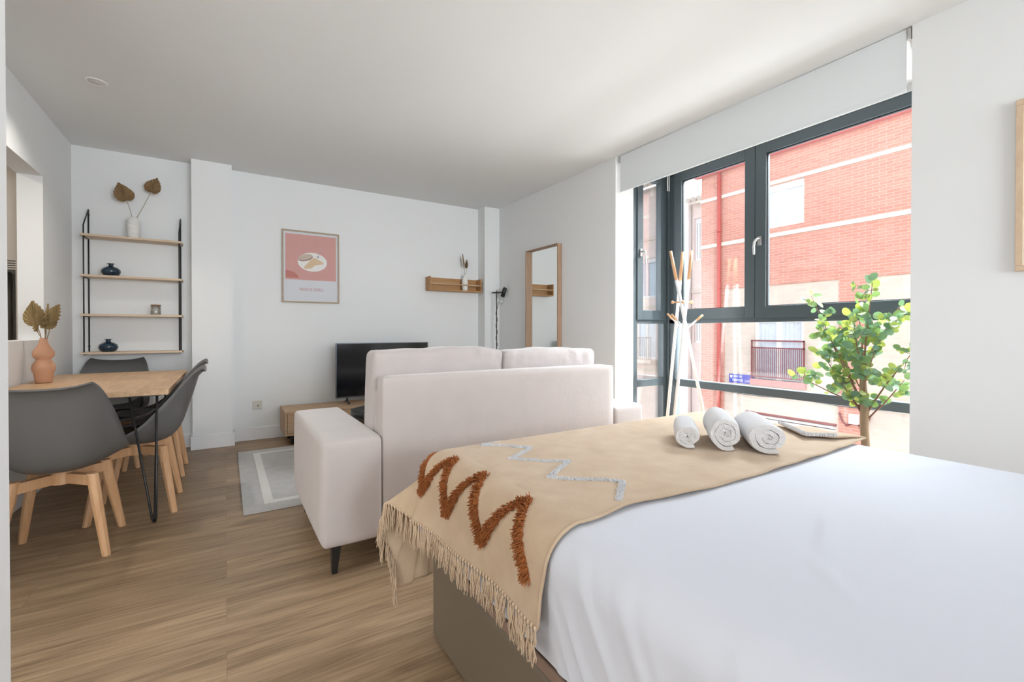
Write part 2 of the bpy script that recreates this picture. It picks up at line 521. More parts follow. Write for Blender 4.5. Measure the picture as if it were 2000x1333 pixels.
def rbox(bm, x0, x1, y0, y1, z0, z1, r, n=6, puff=(0, 0, 0), seam=0.0):
    """softly rounded box; puff bulges each pair of faces outward"""
    cx, cy, cz = (x0 + x1) / 2, (y0 + y1) / 2, (z0 + z1) / 2
    hx, hy, hz = (x1 - x0) / 2, (y1 - y0) / 2, (z1 - z0) / 2
    N = max(10, n * 3)
    tmp = bmesh.new()
    bmesh.ops.create_cube(tmp, size=2)
    bmesh.ops.subdivide_edges(tmp, edges=tmp.edges[:], cuts=N, use_grid_fill=True)
    mp = {}
    for v in tmp.verts:
        q = Vector(v.co)
        s = [math.copysign(abs(c) ** 0.75, c) if abs(c) > 1e-9 else 0 for c in q]
        p = Vector((s[0] * hx, s[1] * hy, s[2] * hz))
        inner = Vector((max(-hx + r, min(hx - r, p.x)), max(-hy + r, min(hy - r, p.y)), max(-hz + r, min(hz - r, p.z))))
        d = p - inner
        if d.length > 1e-6:
            p = inner + d.normalized() * r if d.length > r or max(abs(d.x), abs(d.y), abs(d.z)) > r * 0.999 else p
        w = [1 - (p.x / hx) ** 2, 1 - (p.y / hy) ** 2, 1 - (p.z / hz) ** 2]
        w = [max(0, k) for k in w]
        p.x += puff[0] * (p.x / hx) * (w[1] * w[2]) ** 0.6
        p.y += puff[1] * (p.y / hy) * (w[0] * w[2]) ** 0.6
        p.z += puff[2] * (p.z / hz) * (w[0] * w[1]) ** 0.6
        mp[v] = bm.verts.new((p.x + cx, p.y + cy, p.z + cz))
    for f in tmp.faces:
        g = bm.faces.new([mp[v] for v in f.verts]); g.smooth = True
    tmp.free()


def textmesh(body, size, depth, name, m, parent, loc, rot, stretch=1.0, align='CENTER'):
    cu = bpy.data.curves.new(name, 'FONT')
    cu.body = body
    cu.size = size
    cu.extrude = depth
    cu.align_x = align
    cu.align_y = 'CENTER'
    tmp = bpy.data.objects.new(name, cu)
    COL.objects.link(tmp)
    dg = bpy.context.evaluated_depsgraph_get()
    me = bpy.data.meshes.new_from_object(tmp.evaluated_get(dg))
    bpy.data.objects.remove(tmp)
    o = bpy.data.objects.new(name, me)
    COL.objects.link(o)
    me.materials.clear()
    me.materials.append(m)
    o.parent = parent
    o.location = loc
    o.rotation_euler = rot
    o.scale = (stretch, 1, 1)
    return o


def tag(o, label, cat, group=None, kind=None):
    o['label'] = label
    o['category'] = cat
    if group:
        o['group'] = group
    if kind:
        o['kind'] = kind
    return o


def thing(name, label, cat, loc=(0, 0, 0), rotz=0, group=None):
    o = bpy.data.objects.new(name, None)
    COL.objects.link(o)
    o.location = loc
    o.rotation_euler = (0, 0, rotz)
    o.empty_display_size = 0.1
    return tag(o, label, cat, group)


def struct(o, label=None, cat=None):
    o['kind'] = 'structure'
    if label:
        o['label'] = label
        o['category'] = cat
    return o


def copy_tree(o, parent=None):
    c = o.copy()
    COL.objects.link(c)
    c.parent = parent
    for ch in list(o.children):
        copy_tree(ch, c)
    return c


# ------------------------------------------------------------------ room shell
bm = bmesh.new(); bx(bm, -3.2, 3.72, Y0 - 0.1, 5.6, -0.12, 0.0)
struct(link('floor', bm, M['floor']), 'brown oak plank floor running across the room', 'floor')
bm = bmesh.new(); bx(bm, -3.2, 3.72, Y0 - 0.1, 5.6, H, H + 0.15)
struct(link('ceiling', bm, M['ceiling']), 'smooth white ceiling', 'ceiling')

bm = bmesh.new()
bx(bm, -3.2, 3.2, YB, YB + 0.2, 0, H)
bx(bm, -0.255, 0.057, 5.015, YB, 0, H)
bx(bm, 2.742, XR, 4.995, YB, 0, H)
struct(link('wall_back', bm, M['wall']), 'white far wall with two shallow columns behind television and shelves', 'wall')

bm = bmesh.new()   # left wall with the pass-through to the kitchen
bx(bm, XL - 0.13, XL, 4.465, YB, 0, H)
bx(bm, XL - 0.13, XL, 2.6, 4.465, 0, 1.018)
bx(bm, XL - 0.13, XL, 1.0, 4.465, 2.167, H)  # wall left open below, nearer the viewer, to admit the added left fill
bx(bm, XL - 0.13, XL, 2.6, 2.7, 1.018, 2.167)
struct(link('wall_left', bm, M['wall']), 'white left wall with a square opening to the kitchen beside the dining table', 'wall')

bm = bmesh.new()   # wall end beside the camera
bx(bm, -0.66, -0.2815, 0.93, 1.0, 0, H)
struct(link('wall_front', bm, M['wall']), 'edge of a white wall at the left border of the photo', 'wall')
bm = bmesh.new()
bx(bm, -3.2, -3.1, Y0, 5.6, 0, H)
bx(bm, -3.1, XR, Y0 - 0.1, Y0, 0, H)
struct(link('wall_rear', bm, M['wall']), 'white wall behind the viewer', 'wall')

bm = bmesh.new()   # right wall, the bay opens between y 0.882 and 2.955
bx(bm, XR, 3.18, 2.955, 5.4, 0, H)
bx(bm, XR, 3.18, Y0, 0.882, 0, H)
struct(link('wall_right', bm, M['wall']), 'white right wall on both sides of the bay window', 'wall')
bm = bmesh.new()
bx(bm, 3.18, 3.74, 2.955, 3.05, 2.585, H + 0.1)
bx(bm, 3.65, 3.74, 0.80, 3.05, 2.585, H + 0.1)
bx(bm, 3.18, 3.74, 0.80, 0.882, 2.585, H + 0.1)
struct(link('trim_1', bm, M['wall']), 'white head strip above the bay window frame', 'trim')


def baseboard(name, segs):
    bm = bmesh.new()
    for s in segs:
        bx(bm, s[0], s[1], s[2], s[3], 0, 0.125)
        cx = 0.004
    return struct(link(name, bm, M['base'], bevel=0.004), 'white baseboard', 'baseboard')


t = 0.016
baseboard('baseboard_back', [(-1.08, -0.255 - t, YB - t, YB), (-0.255 - t, 0.057 + t, 5.015 - t, 5.015), (-0.255 - t, -0.255, 5.015, YB - t), (0.057, 0.057 + t, 5.015, YB - t), (0.057 + t, 2.742, YB - t, YB), (2.742 - t, XR, 4.995 - t, 4.995)])
baseboard('baseboard_left', [(XL, XL + t, 2.6, YB - t)])
baseboard('baseboard_right', [(XR - t, XR, 2.955, 4.995 - t), (XR - t, XR, Y0, 0.882)])

struct(box('wall_light_block', -3.1, XL - 0.13, 2.6, 2.7, 0, H, M['wall']), 'added unseen white partition shutting the left fill lamp off from the kitchen', 'wall')  # unseen partition added to keep the left fill off the kitchen reveal

# kitchen seen through the opening
struct(box('wall_kitchen', -3.1, XL - 0.13, 4.98, 5.15, 0, H, M['kitwall']), 'beige kitchen wall behind the opening', 'wall')
k = thing('kitchen_cabinet', 'beige tall kitchen cabinet with slatted vent, seen through the wall opening', 'cabinet', (-1.62, 4.86, 0))
box('side_panel', 0.333, 0.348, -0.14, 0.11, 0, 2.5, M['cabinet'], k)
box('side_panel', -0.33, -0.315, -0.14, 0.11, 0, 2.5, M['cabinet'], k)
box('upper_panel', -0.315, 0.333, -0.12, 0.11, 1.60, 2.5, M['cabinet'], k, bevel=0.002)
bm = bmesh.new()
for i in range(5):
    z = 1.525 + i * 0.0165
    bx(bm, -0.315, 0.333, -0.135, -0.115, z, z + 0.009)
link('vent_grille', bm, M['cabinet'], k)
box('lower_shelf', -0.315, 0.333, -0.12, 0.11, 0.86, 0.90, M['cabinet'], k)
k = thing('water_heater', 'steel and black appliance standing inside the kitchen cabinet', 'appliance', (-1.46, 4.83, 0.901))
lat('body', [(0, 0.0), (0.118, 0.0), (0.125, 0.01), (0.125, 0.60), (0.115, 0.615), (0, 0.618)], M['steel'], k)
lat('knob', [(0, 0), (0.012, 0), (0.012, 0.02), (0, 0.02)], M['black'], k, n=16, loc=(0.085, -0.10, 0.20), rot=(R(90), 0, 0.5))
lat('knob', [(0, 0), (0.012, 0), (0.012, 0.02), (0, 0.02)], M['black'], k, n=16, loc=(0.045, -0.122, 0.20), rot=(R(90), 0, 0.2))

kl = thing('kitchen_fill', 'added round ceiling fill light, unseen behind the left wall', 'ceiling light', (-2.1, 3.7, H))  # invented fixture, added with its lamp to brighten the kitchen opening
lat('shade', [(0, -0.05), (0.14, -0.05), (0.15, -0.04), (0.15, 0), (0, 0)], M['whiteplastic'], kl)
kk_ = lamp('kitchen_fill_lamp', 'AREA', (0, 0, -0.06), 14, (1.0, 0.90, 0.78), shape='DISK', size=0.28)
kk_.parent = kl

# ------------------------------------------------------------------ bay window
W = bpy.data.objects.new('window_1', None); COL.objects.link(W); struct(W, 'anthracite framed corner bay window with opening sashes', 'window')
XI = 3.65          # inner face of front frame
ZT = 2.585
FR = M['frame']


def fbox(name, *a, bevel=0.004):
    return box(name, *a, FR, W, bevel=bevel)


# front frame
bm = bmesh.new()
bx(bm, XI, XI + 0.07, 0.94, 2.97, ZT - 0.02, ZT)
bx(bm, XI, XI + 0.07, 0.94, 2.97, 1.15, 1.19)
bx(bm, XI, XI + 0.07, 0.94, 2.86, 0.556, 0.622)
bx(bm, XI, XI + 0.07, 0.94, 2.86, 0.0, 0.07)
bx(bm, XI, XI + 0.07, 0.94, 1.0, 0.07, ZT - 0.02)
bx(bm, XI + 0.0, XI + 0.07, 2.86, 2.955, 0.0, ZT)
bx(bm, XI - 0.015, XI + 0.085, 2.925, 3.04, 0.0, ZT)
link('frame', bm, FR, W, bevel=0.004)
# side frames, both returns of the bay
for (ys, s) in ((2.955, 1), (0.882, -1)):
    ya, yb = sorted((ys, ys + 0.07 * s))
    bm = bmesh.new()
    bx(bm, 3.18, 3.235, ya, yb, 0, ZT)
    bx(bm, 3.60, 3.66, ya, yb, 0, ZT)
    bx(bm, 3.235, 3.60, ya, yb, ZT - 0.02, ZT)
    bx(bm, 3.235, 3.60, ya, yb, 1.15, 1.19)
    bx(bm, 3.235, 3.60, ya, yb, 0.556, 0.622)
    bx(bm, 3.235, 3.60, ya, yb, 0, 0.07)
    link('side_frame', bm, FR, W, bevel=0.004)
    # operable side sash
    yc, yd = sorted((ys - 0.012 * s, ys + 0.05 * s))
    bm = bmesh.new()
    bx(bm, 3.225, 3.30, yc, yd, 1.185, 2.57)
    bx(bm, 3.545, 3.615, yc, yd, 1.185, 2.57)
    bx(bm, 3.30, 3.545, yc, yd, 1.185, 1.275)
    bx(bm, 3.30, 3.545, yc, yd, 2.50, 2.57)
    sash = link('side_sash', bm, FR, W, bevel=0.003)
    bm = bmesh.new()
    yy = ys + 0.02 * s
    bx(bm, 3.298, 3.547, yy - 0.004, yy + 0.004, 1.273, 2.502)
    link('pane', bm, M['glass'], sash)
    for (z0, z1) in ((0.62, 1.152), (0.068, 0.558)):
        bm = bmesh.new()
        bx(bm, 3.233, 3.602, yy - 0.004, yy + 0.004, z0, z1)
        link('pane', bm, M['glass'], W)
    bm = bmesh.new()
    hy = ys - 0.012 * s
    bx(bm, 3.25, 3.276, min(hy, hy - 0.012 * s), max(hy, hy - 0.012 * s), 1.77, 1.84)
    tube(bm, [(3.263, hy - 0.008 * s, 1.815), (3.263, hy - 0.05 * s, 1.815), (3.268, hy - 0.055 * s, 1.80), (3.275, hy - 0.055 * s, 1.75), (3.28, hy - 0.055 * s, 1.70)], 0.010, 10)
    link('handle', bm, M['chrome'], sash, bevel=0.002)
# front sashes
for (y0, y1) in ((2.082, 2.87), (0.965, 2.078)):
    bm = bmesh.new()
    g0, g1 = y0 + 0.085, y1 - 0.085
    x0, x1 = XI - 0.012, XI + 0.05
    bx(bm, x0, x1, y0, g0, 1.185, 2.575)
    bx(bm, x0, x1, g1, y1, 1.185, 2.575)
    bx(bm, x0, x1, g0, g1, 1.185, 1.278)
    bx(bm, x0, x1, g0, g1, 2.497, 2.575)
    sash = link('sash', bm, FR, W, bevel=0.003)
    bm = bmesh.new()
    for (a, b, c, d) in ((g0, g0 + 0.006, 1.278, 2.497), (g1 - 0.006, g1, 1.278, 2.497), (g0, g1, 2.491, 2.497), (g0, g1, 1.278, 1.284)):
        bx(bm, XI + 0.006, XI + 0.02, a, b, c, d)
    link('seal', bm, M['seal'], sash)
    box('pane', XI + 0.022, XI + 0.030, g0 - 0.003, g1 + 0.003, 1.275, 2.50, M['glass'], sash)
    if y0 < 1.5:
        bm = bmesh.new()
        yh = 2.035
        bx(bm, XI - 0.024, XI - 0.012, yh - 0.015, yh + 0.015, 1.765, 1.84)
        tube(bm, [(XI - 0.02, yh, 1.815), (XI - 0.06, yh, 1.815), (XI - 0.066, yh + 0.006, 1.808), (XI - 0.066, yh + 0.018, 1.79), (XI - 0.066, yh + 0.022, 1.75), (XI - 0.066, yh + 0.020, 1.69)], [0.010, 0.010, 0.011, 0.011, 0.010, 0.009], 10)
        link('handle', bm, M['chrome'], sash, bevel=0.002)
for (z0, z1) in ((0.62, 1.152), (0.068, 0.558)):
    box('pane', XI + 0.022, XI + 0.030, 0.998, 2.862, z0, z1, M['glass'], W)

# roller blind
b = thing('roller_blind', 'pale grey roller blind pulled a short way down over the bay window', 'blind', (2.965, 1.90, 2.31))
bm = bmesh.new(); bx(bm, -0.0015, 0.0015, -0.993, 1.008, 0.012, H - 2.31 - 0.004)
link('fabric', bm, M['blind'], b)
box('bottom_bar', -0.007, 0.007, -0.993, 1.008, -0.004, 0.016, M['blind'], b, bevel=0.004)
bm = bmesh.new(); tube(bm, [(0.028, -0.995, 0.295), (0.028, 1.01, 0.295)], 0.022, 14)
link('roller_tube', bm, M['whiteplastic'], b)
box('bracket', -0.005, 0.05, -1.012, -0.997, 0.26, 0.318, M['chrome'], b)
box('bracket', -0.005, 0.05, 1.012, 1.027, 0.26, 0.318, M['chrome'], b)
bm = bmesh.new(); tube(bm, [(0.02, -1.004, 0.29), (0.012, -1.006, 0.24), (0.03, -1.007, 0.21)], 0.002, 6)
link('pull_chain', bm, M['whiteplastic'], b)
c = thing('blind_cord', 'two short white cord ends hanging in front of the bay corner post', 'cord', (3.56, 2.88, 2.41))
bm = bmesh.new()
tube(bm, [(0, 0, 0), (0, 0, 0.174)], 0.004, 6); tube(bm, [(0.022, 0, 0), (0.022, 0, 0.174)], 0.004, 6)
link('cord', bm, M['whiteplastic'], c)

# ------------------------------------------------------------------ downlights
def downlight(x, y, label):
    d = thing('downlight', label, 'ceiling light', (x, y, H))
    lat('ring', [(0.040, -0.001), (0.053, -0.006), (0.056, -0.003), (0.056, 0.0), (0.036, 0.0)], M['whiteplastic'], d)
    lat('lens', [(0, -0.0015), (0.040, -0.0015), (0.040, 0.0), (0, 0.0)], M['lens_off'], d)
    return d


dl = downlight(-0.675, 3.79, 'round white recessed downlight in the ceiling above the dining table')
dk = lamp('downlight_fill', 'SPOT', (0, 0, -0.012), 50, (1.0, 0.95, 0.88), spot_size=R(128), spot_blend=1.0, shadow_soft_size=0.05)  # spot added to brighten table and left wall; the fitting itself is unlit
dk.parent = dl

# ------------------------------------------------------------------ rug
rg = thing('rug', 'flat grey rug with a cream border stripe under the sofa', 'rug', (0.085, 3.07, 0))


def rugpiece(bm, x0, x1, y0, y1, z):
    bx(bm, x0, x1, y0, y1, 0.0005, z)


bm = bmesh.new(); rugpiece(bm, 0, 2.1, 0, 1.61, 0.009)
link('rug_body', bm, M['rug'], rg, bevel=0.003)
bm = bmesh.new()
a0, a1, b0, b1, w = 0.115, 1.985, 0.12, 1.49, 0.052
for q in ((a0, a0 + w, b0, b1), (a1 - w, a1, b0, b1), (a0 + w, a1 - w, b0, b0 + w), (a0 + w, a1 - w, b1 - w, b1)):
    bx(bm, q[0], q[1], q[2], q[3], 0.009, 0.0105)
link('border_stripe', bm, M['rugwhite'], rg)

# ------------------------------------------------------------------ sofa
s = thing('sofa', 'beige velvet sofa with its back to the bed and two loose back cushions', 'sofa', (1.335, 2.07, 0))


def spart(name, x0, x1, y0, y1, z0, z1, r, puff, m=M['velvet'], n=6, fn=None):
    bm = bmesh.new()
    rbox(bm, x0, x1, y0, y1, z0, z1, r, n, puff)
    if fn:
        for v in bm.verts:
            v.co = fn(v.co)
    return link(name, bm, m, s, smooth=True)


spart('armrest', -0.988, -0.728, 0.0, 0.95, 0.135, 0.602, 0.022, (0.010, 0.004, 0.008))
spart('armrest', 0.728, 0.988, 0.0, 0.95, 0.135, 0.602, 0.022, (0.010, 0.004, 0.008))
spart('back_panel', -0.728, 0.728, 0.0, 0.10, 0.135, 0.868, 0.018, (0.0, 0.004, 0.003))
spart('inner_back', -0.725, 0.725, 0.09, 0.17, 0.20, 0.80, 0.02, (0.0, 0.004, 0.02))
spart('seat_base', -0.728, 0.728, 0.10, 0.93, 0.135, 0.33, 0.02, (0, 0, 0))
spart('seat_cushion', -0.725, 0.0, 0.17, 0.95, 0.33, 0.46, 0.04, (0, 0, 0.015))
spart('seat_cushion', 0.0, 0.725, 0.17, 0.95, 0.33, 0.46, 0.04, (0, 0, 0.015))


def cush(p, c, tilt, k):
    q = Vector(p)
    # crumple the top, sharpen the corners, lean back onto the panel
    top = max(0, (q.z - 0.75) / 0.24)
    u = (q.x - c) / 0.36
    q.z += (0.004 * math.sin(u * 4 + k) + 0.0025 * math.sin(u * 11 + 2 * k)) * top
    q.y += 0.005 * math.sin(u * 19 + 3 * k + q.z * 30) * top * math.exp(-((u - 0.3) / 0.5) ** 2) + 0.003 * math.sin(u * 31 - q.z * 40) * top
    for (uc, sl, wd, am) in ((-0.75, 0.9, 0.05, 0.008), (-0.35, -0.7, 0.07, 0.006), (0.1, 1.2, 0.05, 0.010), (0.32, 0.9, 0.045, 0.010), (0.55, 1.3, 0.05, 0.008), (0.8, -0.8, 0.05, 0.007)):
        dd = (u - uc - 0.15 * math.sin(k * 3) - sl * (q.z - 0.93)) / wd
        q.y += am * math.exp(-dd * dd) * max(0, min(1, (q.z - 0.84) / 0.08)) * (1 if q.y < 0.21 else -1)
    q.z -= 0.008 * abs(u) ** 6 * top
    q.y += tilt * (0.98 - q.z)
    return q


spart('back_cushion', -0.728, -0.006, 0.125, 0.30, 0.46, 0.985, 0.030, (0.008, 0.03, 0.008), M['velvet2'], 8, lambda p: cush(p, -0.37, 0.10, 0.3))
spart('back_cushion', 0.004, 0.690, 0.125, 0.30, 0.46, 0.968, 0.030, (0.008, 0.03, 0.008), M['velvet2'], 8, lambda p: cush(p, 0.36, 0.10, 2.1))
for (x, y) in ((-0.93, 0.06), (0.93, 0.06), (-0.93, 0.89), (0.93, 0.89)):
    bm = bmesh.new()
    sx = 1 if x < 0 else -1
    sy = 1 if y < 0.5 else -1
    hexa(bm, [(x - 0.010, y - 0.010, 0), (x + 0.012, y - 0.010, 0), (x + 0.012, y + 0.012, 0), (x - 0.010, y + 0.012, 0)],
         [(x - 0.012, y - 0.022, 0.14), (x + 0.030, y - 0.022, 0.14), (x + 0.030, y + 0.030, 0.14), (x - 0.012, y + 0.030, 0.14)])
    link('leg', bm, M['blackmetal'], s, bevel=0.002)

# ------------------------------------------------------------------ TV bench, TV, coffee table
tb = thing('tv_bench', 'low oak television bench on black legs against the far wall', 'tv bench', (0.465, 4.72, 0))
Lb = 1.85
bm = bmesh.new(); bx(bm, 0, Lb, 0, 0.42, 0.298, 0.322); link('top', bm, M['oakx'], tb, bevel=0.002)
bm = bmesh.new(); bx(bm, 0, 0.022, 0.002, 0.42, 0.09, 0.298); link('side_panel', bm, M['oakx'], tb, bevel=0.002)
bm = bmesh.new(); bx(bm, Lb - 0.022, Lb, 0.002, 0.42, 0.09, 0.298); link('side_panel', bm, M['oakx'], tb, bevel=0.002)
bm = bmesh.new(); bx(bm, 0.022, Lb - 0.022, 0.002, 0.42, 0.09, 0.112); link('bottom_panel', bm, M['oakx'], tb, bevel=0.002)
bm = bmesh.new(); bx(bm, 0.022, Lb - 0.022, 0.40, 0.418, 0.112, 0.298); link('back_panel', bm, M['black'], tb)
box('door', 0.025, 0.60, 0.003, 0.02, 0.114, 0.296, M['oakx'], tb, bevel=0.002)
box('door', 1.25, 1.825, 0.003, 0.02, 0.114, 0.296, M['oakx'], tb, bevel=0.002)
for x in (0.06, Lb - 0.09):
    for y in (0.05, 0.34):
        box('leg', x, x + 0.03, y, y + 0.03, 0, 0.09, M['blackmetal'], tb)

tv = thing('television', 'flat black television standing on the oak bench behind the sofa', 'television', (1.466, 4.95, 0.322))
box('bezel', -0.503, 0.503, -0.015, 0.015, 0.058, 0.630, M['tvframe'], tv, bevel=0.003)
box('screen', -0.494, 0.494, -0.0175, -0.014, 0.074, 0.622, M['screen'], tv)
box('housing', -0.36, 0.36, 0.012, 0.055, 0.10, 0.42, M['black'], tv, bevel=0.01)
for x in (-0.39, 0.39):
    bm = bmesh.new()
    tube(bm, [(x, 0, 0.07), (x, -0.01, 0.03), (x, -0.10, 0.005)], 0.008, 8)
    tube(bm, [(x, 0, 0.07), (x, 0.01, 0.03), (x, 0.10, 0.005)], 0.008, 8)
    link('foot', bm, M['black'], tv)

ct = thing('coffee_table', 'round black coffee table with raised rim between the sofa and television bench', 'coffee table', (1.20, 3.80, 0.0105))
lat('tray', [(0, 0.385), (0.31, 0.385), (0.322, 0.41), (0.34, 0.41), (0.34, 0.375), (0.33, 0.365), (0, 0.365)], M['black'], ct, n=56)
for a in (30, 150, 270):
    bm = bmesh.new(); tube(bm, [(0.20 * math.cos(R(a)), 0.20 * math.sin(R(a)), 0.366), (0.29 * math.cos(R(a)), 0.29 * math.sin(R(a)), 0.0)], [0.014, 0.009], 10)
    link('leg', bm, M['black'], ct)

# outlet
o = thing('wall_outlet', 'small square beige socket plate low on the far wall', 'outlet', (0.266, YB, 0.345))
box('plate', -0.041, 0.041, -0.010, 0, -0.041, 0.041, M['outlet'], o, bevel=0.003)
lat('socket_hole', [(0, 0), (0.006, 0), (0.006, 0.002), (0, 0.002)], M['black'], o, n=16, loc=(0.006, -0.0095, -0.008), rot=(R(90), 0, 0))

# ------------------------------------------------------------------ poster on the far wall
p = thing('framed_poster', 'pink food poster in a thin wooden frame on the far wall above the bench', 'poster', (0.765, YB, 1.745))
wx, wz = 0.277, 0.372
bm = bmesh.new()
bx(bm, -wx, wx, -0.022, 0, wz - 0.014, wz); bx(bm, -wx, wx, -0.022, 0, -wz, -wz + 0.014)
bx(bm, -wx, -wx + 0.014, -0.022, 0, -wz + 0.014, wz - 0.014); bx(bm, wx - 0.014, wx, -0.022, 0, -wz + 0.014, wz - 0.014)
link('frame', bm, M['pframe'], p)
box('paper', -wx + 0.014, wx - 0.014, -0.010, -0.002, -wz + 0.014, wz - 0.014, M['poster_white'], p)


def flat(bm, pts, y, d=0.0006, mi=0):
    vs = [bm.verts.new((x, y, z)) for x, z in pts]
    vb = [bm.verts.new((x, y + d, z)) for x, z in pts]
    f = bm.faces.new(vs); f.material_index = mi
    for i in range(len(vs)):
        f = bm.faces.new((vs[i], vs[(i + 1) % len(vs)], vb[(i + 1) % len(vs)], vb[i])); f.material_index = mi


def ell(cx, cz, rx, rz, rot=0, n=40, a0=0, a1=360, wob=0):
    out = []
    for i in range(n):
        a = R(a0 + (a1 - a0) * i / (n if a1 - a0 == 360 else n - 1))
        k = 1 + wob * math.sin(3 * a + 1)
        x, z = rx * math.cos(a) * k, rz * math.sin(a) * k
        out.append((cx + x * math.cos(rot) - z * math.sin(rot), cz + x * math.sin(rot) + z * math.cos(rot)))
    return out


art = bmesh.new()
flat(art, [(-0.245, -0.135), (0.245, -0.135), (0.245, 0.335), (-0.245, 0.335)], -0.0108, mi=0)
flat(art, ell(-0.245, -0.118, 0.125, 0.075, 0, 30, 0, 90) + [(-0.245, -0.118)], -0.0112, mi=1)
flat(art, ell(0.012, 0.055, 0.142, 0.098), -0.0112, mi=2)
flat(art, ell(-0.055, 0.093, 0.072, 0.030, R(16)), -0.0122, mi=4)
flat(art, ell(-0.058, 0.104, 0.070, 0.028, R(16)), -0.0128, mi=3)
flat(art, [(-0.075, -0.005), (-0.01, 0.075), (0.03, 0.105), (0.115, 0.06), (0.12, 0.04), (0.04, 0.025), (0.0, -0.012), (-0.06, -0.02)], -0.0124, mi=5)
flat(art, [(0.052, 0.118), (0.072, 0.125), (0.075, 0.105), (0.058, 0.098)], -0.0134, mi=6)
flat(art, [(0.066, 0.122), (0.094, 0.205), (0.099, 0.204), (0.071, 0.12)], -0.0134, mi=6)
link('artwork', art, [M['poster_pink'], M['poster_red'], M['poster_plate'], M['poster_grey'], M['poster_brown'], M['poster_egg'], M['poster_fork']], p)
textmesh('PINCHO DE TORTILLA', 0.046, 0.0005, 'lettering', M['poster_text'], p, (0.0, -0.0115, -0.235), (R(90), 0, 0), stretch=0.50)

# ------------------------------------------------------------------ poster on the right wall
p = thing('framed_picture', 'pale wooden picture frame cut by the right border of the photo', 'picture', (XR, 0.262, 1.716))
bm = bmesh.new()
hy, hz, w = 0.255, 0.374, 0.024
bx(bm, -0.022, 0, -hy, hy, hz - w, hz); bx(bm, -0.022, 0, -hy, hy, -hz, -hz + w)
bx(bm, -0.022, 0, hy - w, hy, -hz + w, hz - w); bx(bm, -0.022, 0, -hy, -hy + w, -hz + w, hz - w)
link('frame', bm, M['pframe_light'], p, bevel=0.002)
box('paper', -0.009, -0.002, -hy + w, hy - w, -hz + w, hz - w, M['poster_white'], p)

# ------------------------------------------------------------------ mirror
m_ = thing('standing_mirror', 'tall narrow mirror in a deep brown wooden frame against the right wall', 'mirror', (XR - 0.002, 4.03, 0.10))
y0, y1, h = -0.31, 0.285, 1.862
bm = bmesh.new()
bx(bm, -0.055, -0.002, y0, y0 + 0.012, 0, h)
bx(bm, -0.055, -0.002, y1 - 0.014, y1, 0, h)
bx(bm, -0.055, -0.002, y0 + 0.012, y1 - 0.014, 0, 0.022)
bx(bm, -0.055, -0.002, y0 + 0.012, y1 - 0.014, h - 0.006, h)
link('frame', bm, M['mirrorwood'], m_, bevel=0.001)
box('mirror_glass', -0.012, -0.004, y0 + 0.010, y1 - 0.012, 0.018, h - 0.006, M['mirror'], m_)
m_.location.z = 0.125

# ------------------------------------------------------------------ wall box shelf
w_ = thing('wall_shelf', 'small honey-coloured wooden box shelf with a front rail on the far wall', 'shelf', (2.375, YB, 1.56))
a = 0.345
box('base_board', -a, a, -0.14, 0, 0, 0.015, M['acacia'], w_, bevel=0.001)
box('back_board', -a, a, -0.012, 0, 0.015, 0.165, M['acacia'], w_)
box('end_board', -a, -a + 0.015, -0.14, -0.012, 0.015, 0.165, M['acacia'], w_, bevel=0.001)
box('end_board', a - 0.015, a, -0.14, -0.012, 0.015, 0.165, M['acacia'], w_, bevel=0.001)
box('front_rail', -a + 0.015, a - 0.015, -0.138, -0.126, 0.075, 0.090, M['oakx'], w_)


# ------------------------------------------------------------------ dried palm leaves and vases
def palm_leaf(bm, base, up, side, L, Wd, seed, cup=0.02, mi=0):
    """pleated spade-shaped dried leaf; base point, up = direction base to tip, side = width direction"""
    rnd = random.Random(seed)
    up = Vector(up).normalized(); side = Vector(side)
    side = (side - up * side.dot(up)).normalized()
    nrm = up.cross(side)
    cen = Vector(base)
    half = [(0.0, -0.03), (0.16, -0.09), (0.31, -0.04), (0.43, 0.10), (0.47, 0.27), (0.43, 0.46), (0.33, 0.62), (0.21, 0.77), (0.10, 0.89), (0.0, 1.0)]
    pts = []
    for (a, b), (c, d) in zip(half, half[1:]):
        pts += [(a, b), ((a + c) / 2, (b + d) / 2)]
    pts.append(half[-1])
    full = [(-x_, z_) for x_, z_ in pts] + [(x_, z_) for x_, z_ in pts[-2::-1]]
    n = len(full) - 1
    cvs = []
    for i, (x_, z_) in enumerate(full):
        x, z = x_ * L * Wd, z_ * L
        pleat = (0.004 if i % 2 else -0.004)
        k_ = 1 + (0.03 if i % 2 else -0.03) + rnd.uniform(-0.02, 0.02)
        out = cen + side * x * k_ + up * z * k_ + nrm * (pleat - cup * (x / L) ** 2 * 2)
        mid = cen + side * x * 0.5 + up * z * 0.5 + nrm * (pleat * 0.8 - cup * 0.3 * (x / L) ** 2)
        cvs.append((bm.verts.new(mid), bm.verts.new(out)))
    c0 = bm.verts.new(cen)
    for i in range(n):
        f = bm.faces.new((c0, cvs[i][0], cvs[i + 1][0])); f.material_index = mi
        f = bm.faces.new((cvs[i][0], cvs[i][1], cvs[i + 1][1], cvs[i + 1][0])); f.material_index = mi


def dried(parent, stems, mat):
    """each stem: (foot, leaf base, tip direction, side, length, width); leaf, stalk are parts of the spray"""
    for i, (f, b_, up, sd, L, Wd) in enumerate(stems):
        bm = bmesh.new()
        palm_leaf(bm, b_, up, sd, L, Wd, i)
        lf = link('palm_leaf', bm, mat, parent, solid=0.0015)
        bm = bmesh.new()
        mid = (Vector(f) + Vector(b_)) / 2 + Vector((0.004, 0, 0))
        tip = Vector(b_) + Vector(up).normalized() * L * 0.3
        tube(bm, [f, mid, b_, tip], [0.0022, 0.002, 0.002, 0.001], 6)
        link('stalk', bm, M['stalk'], parent)


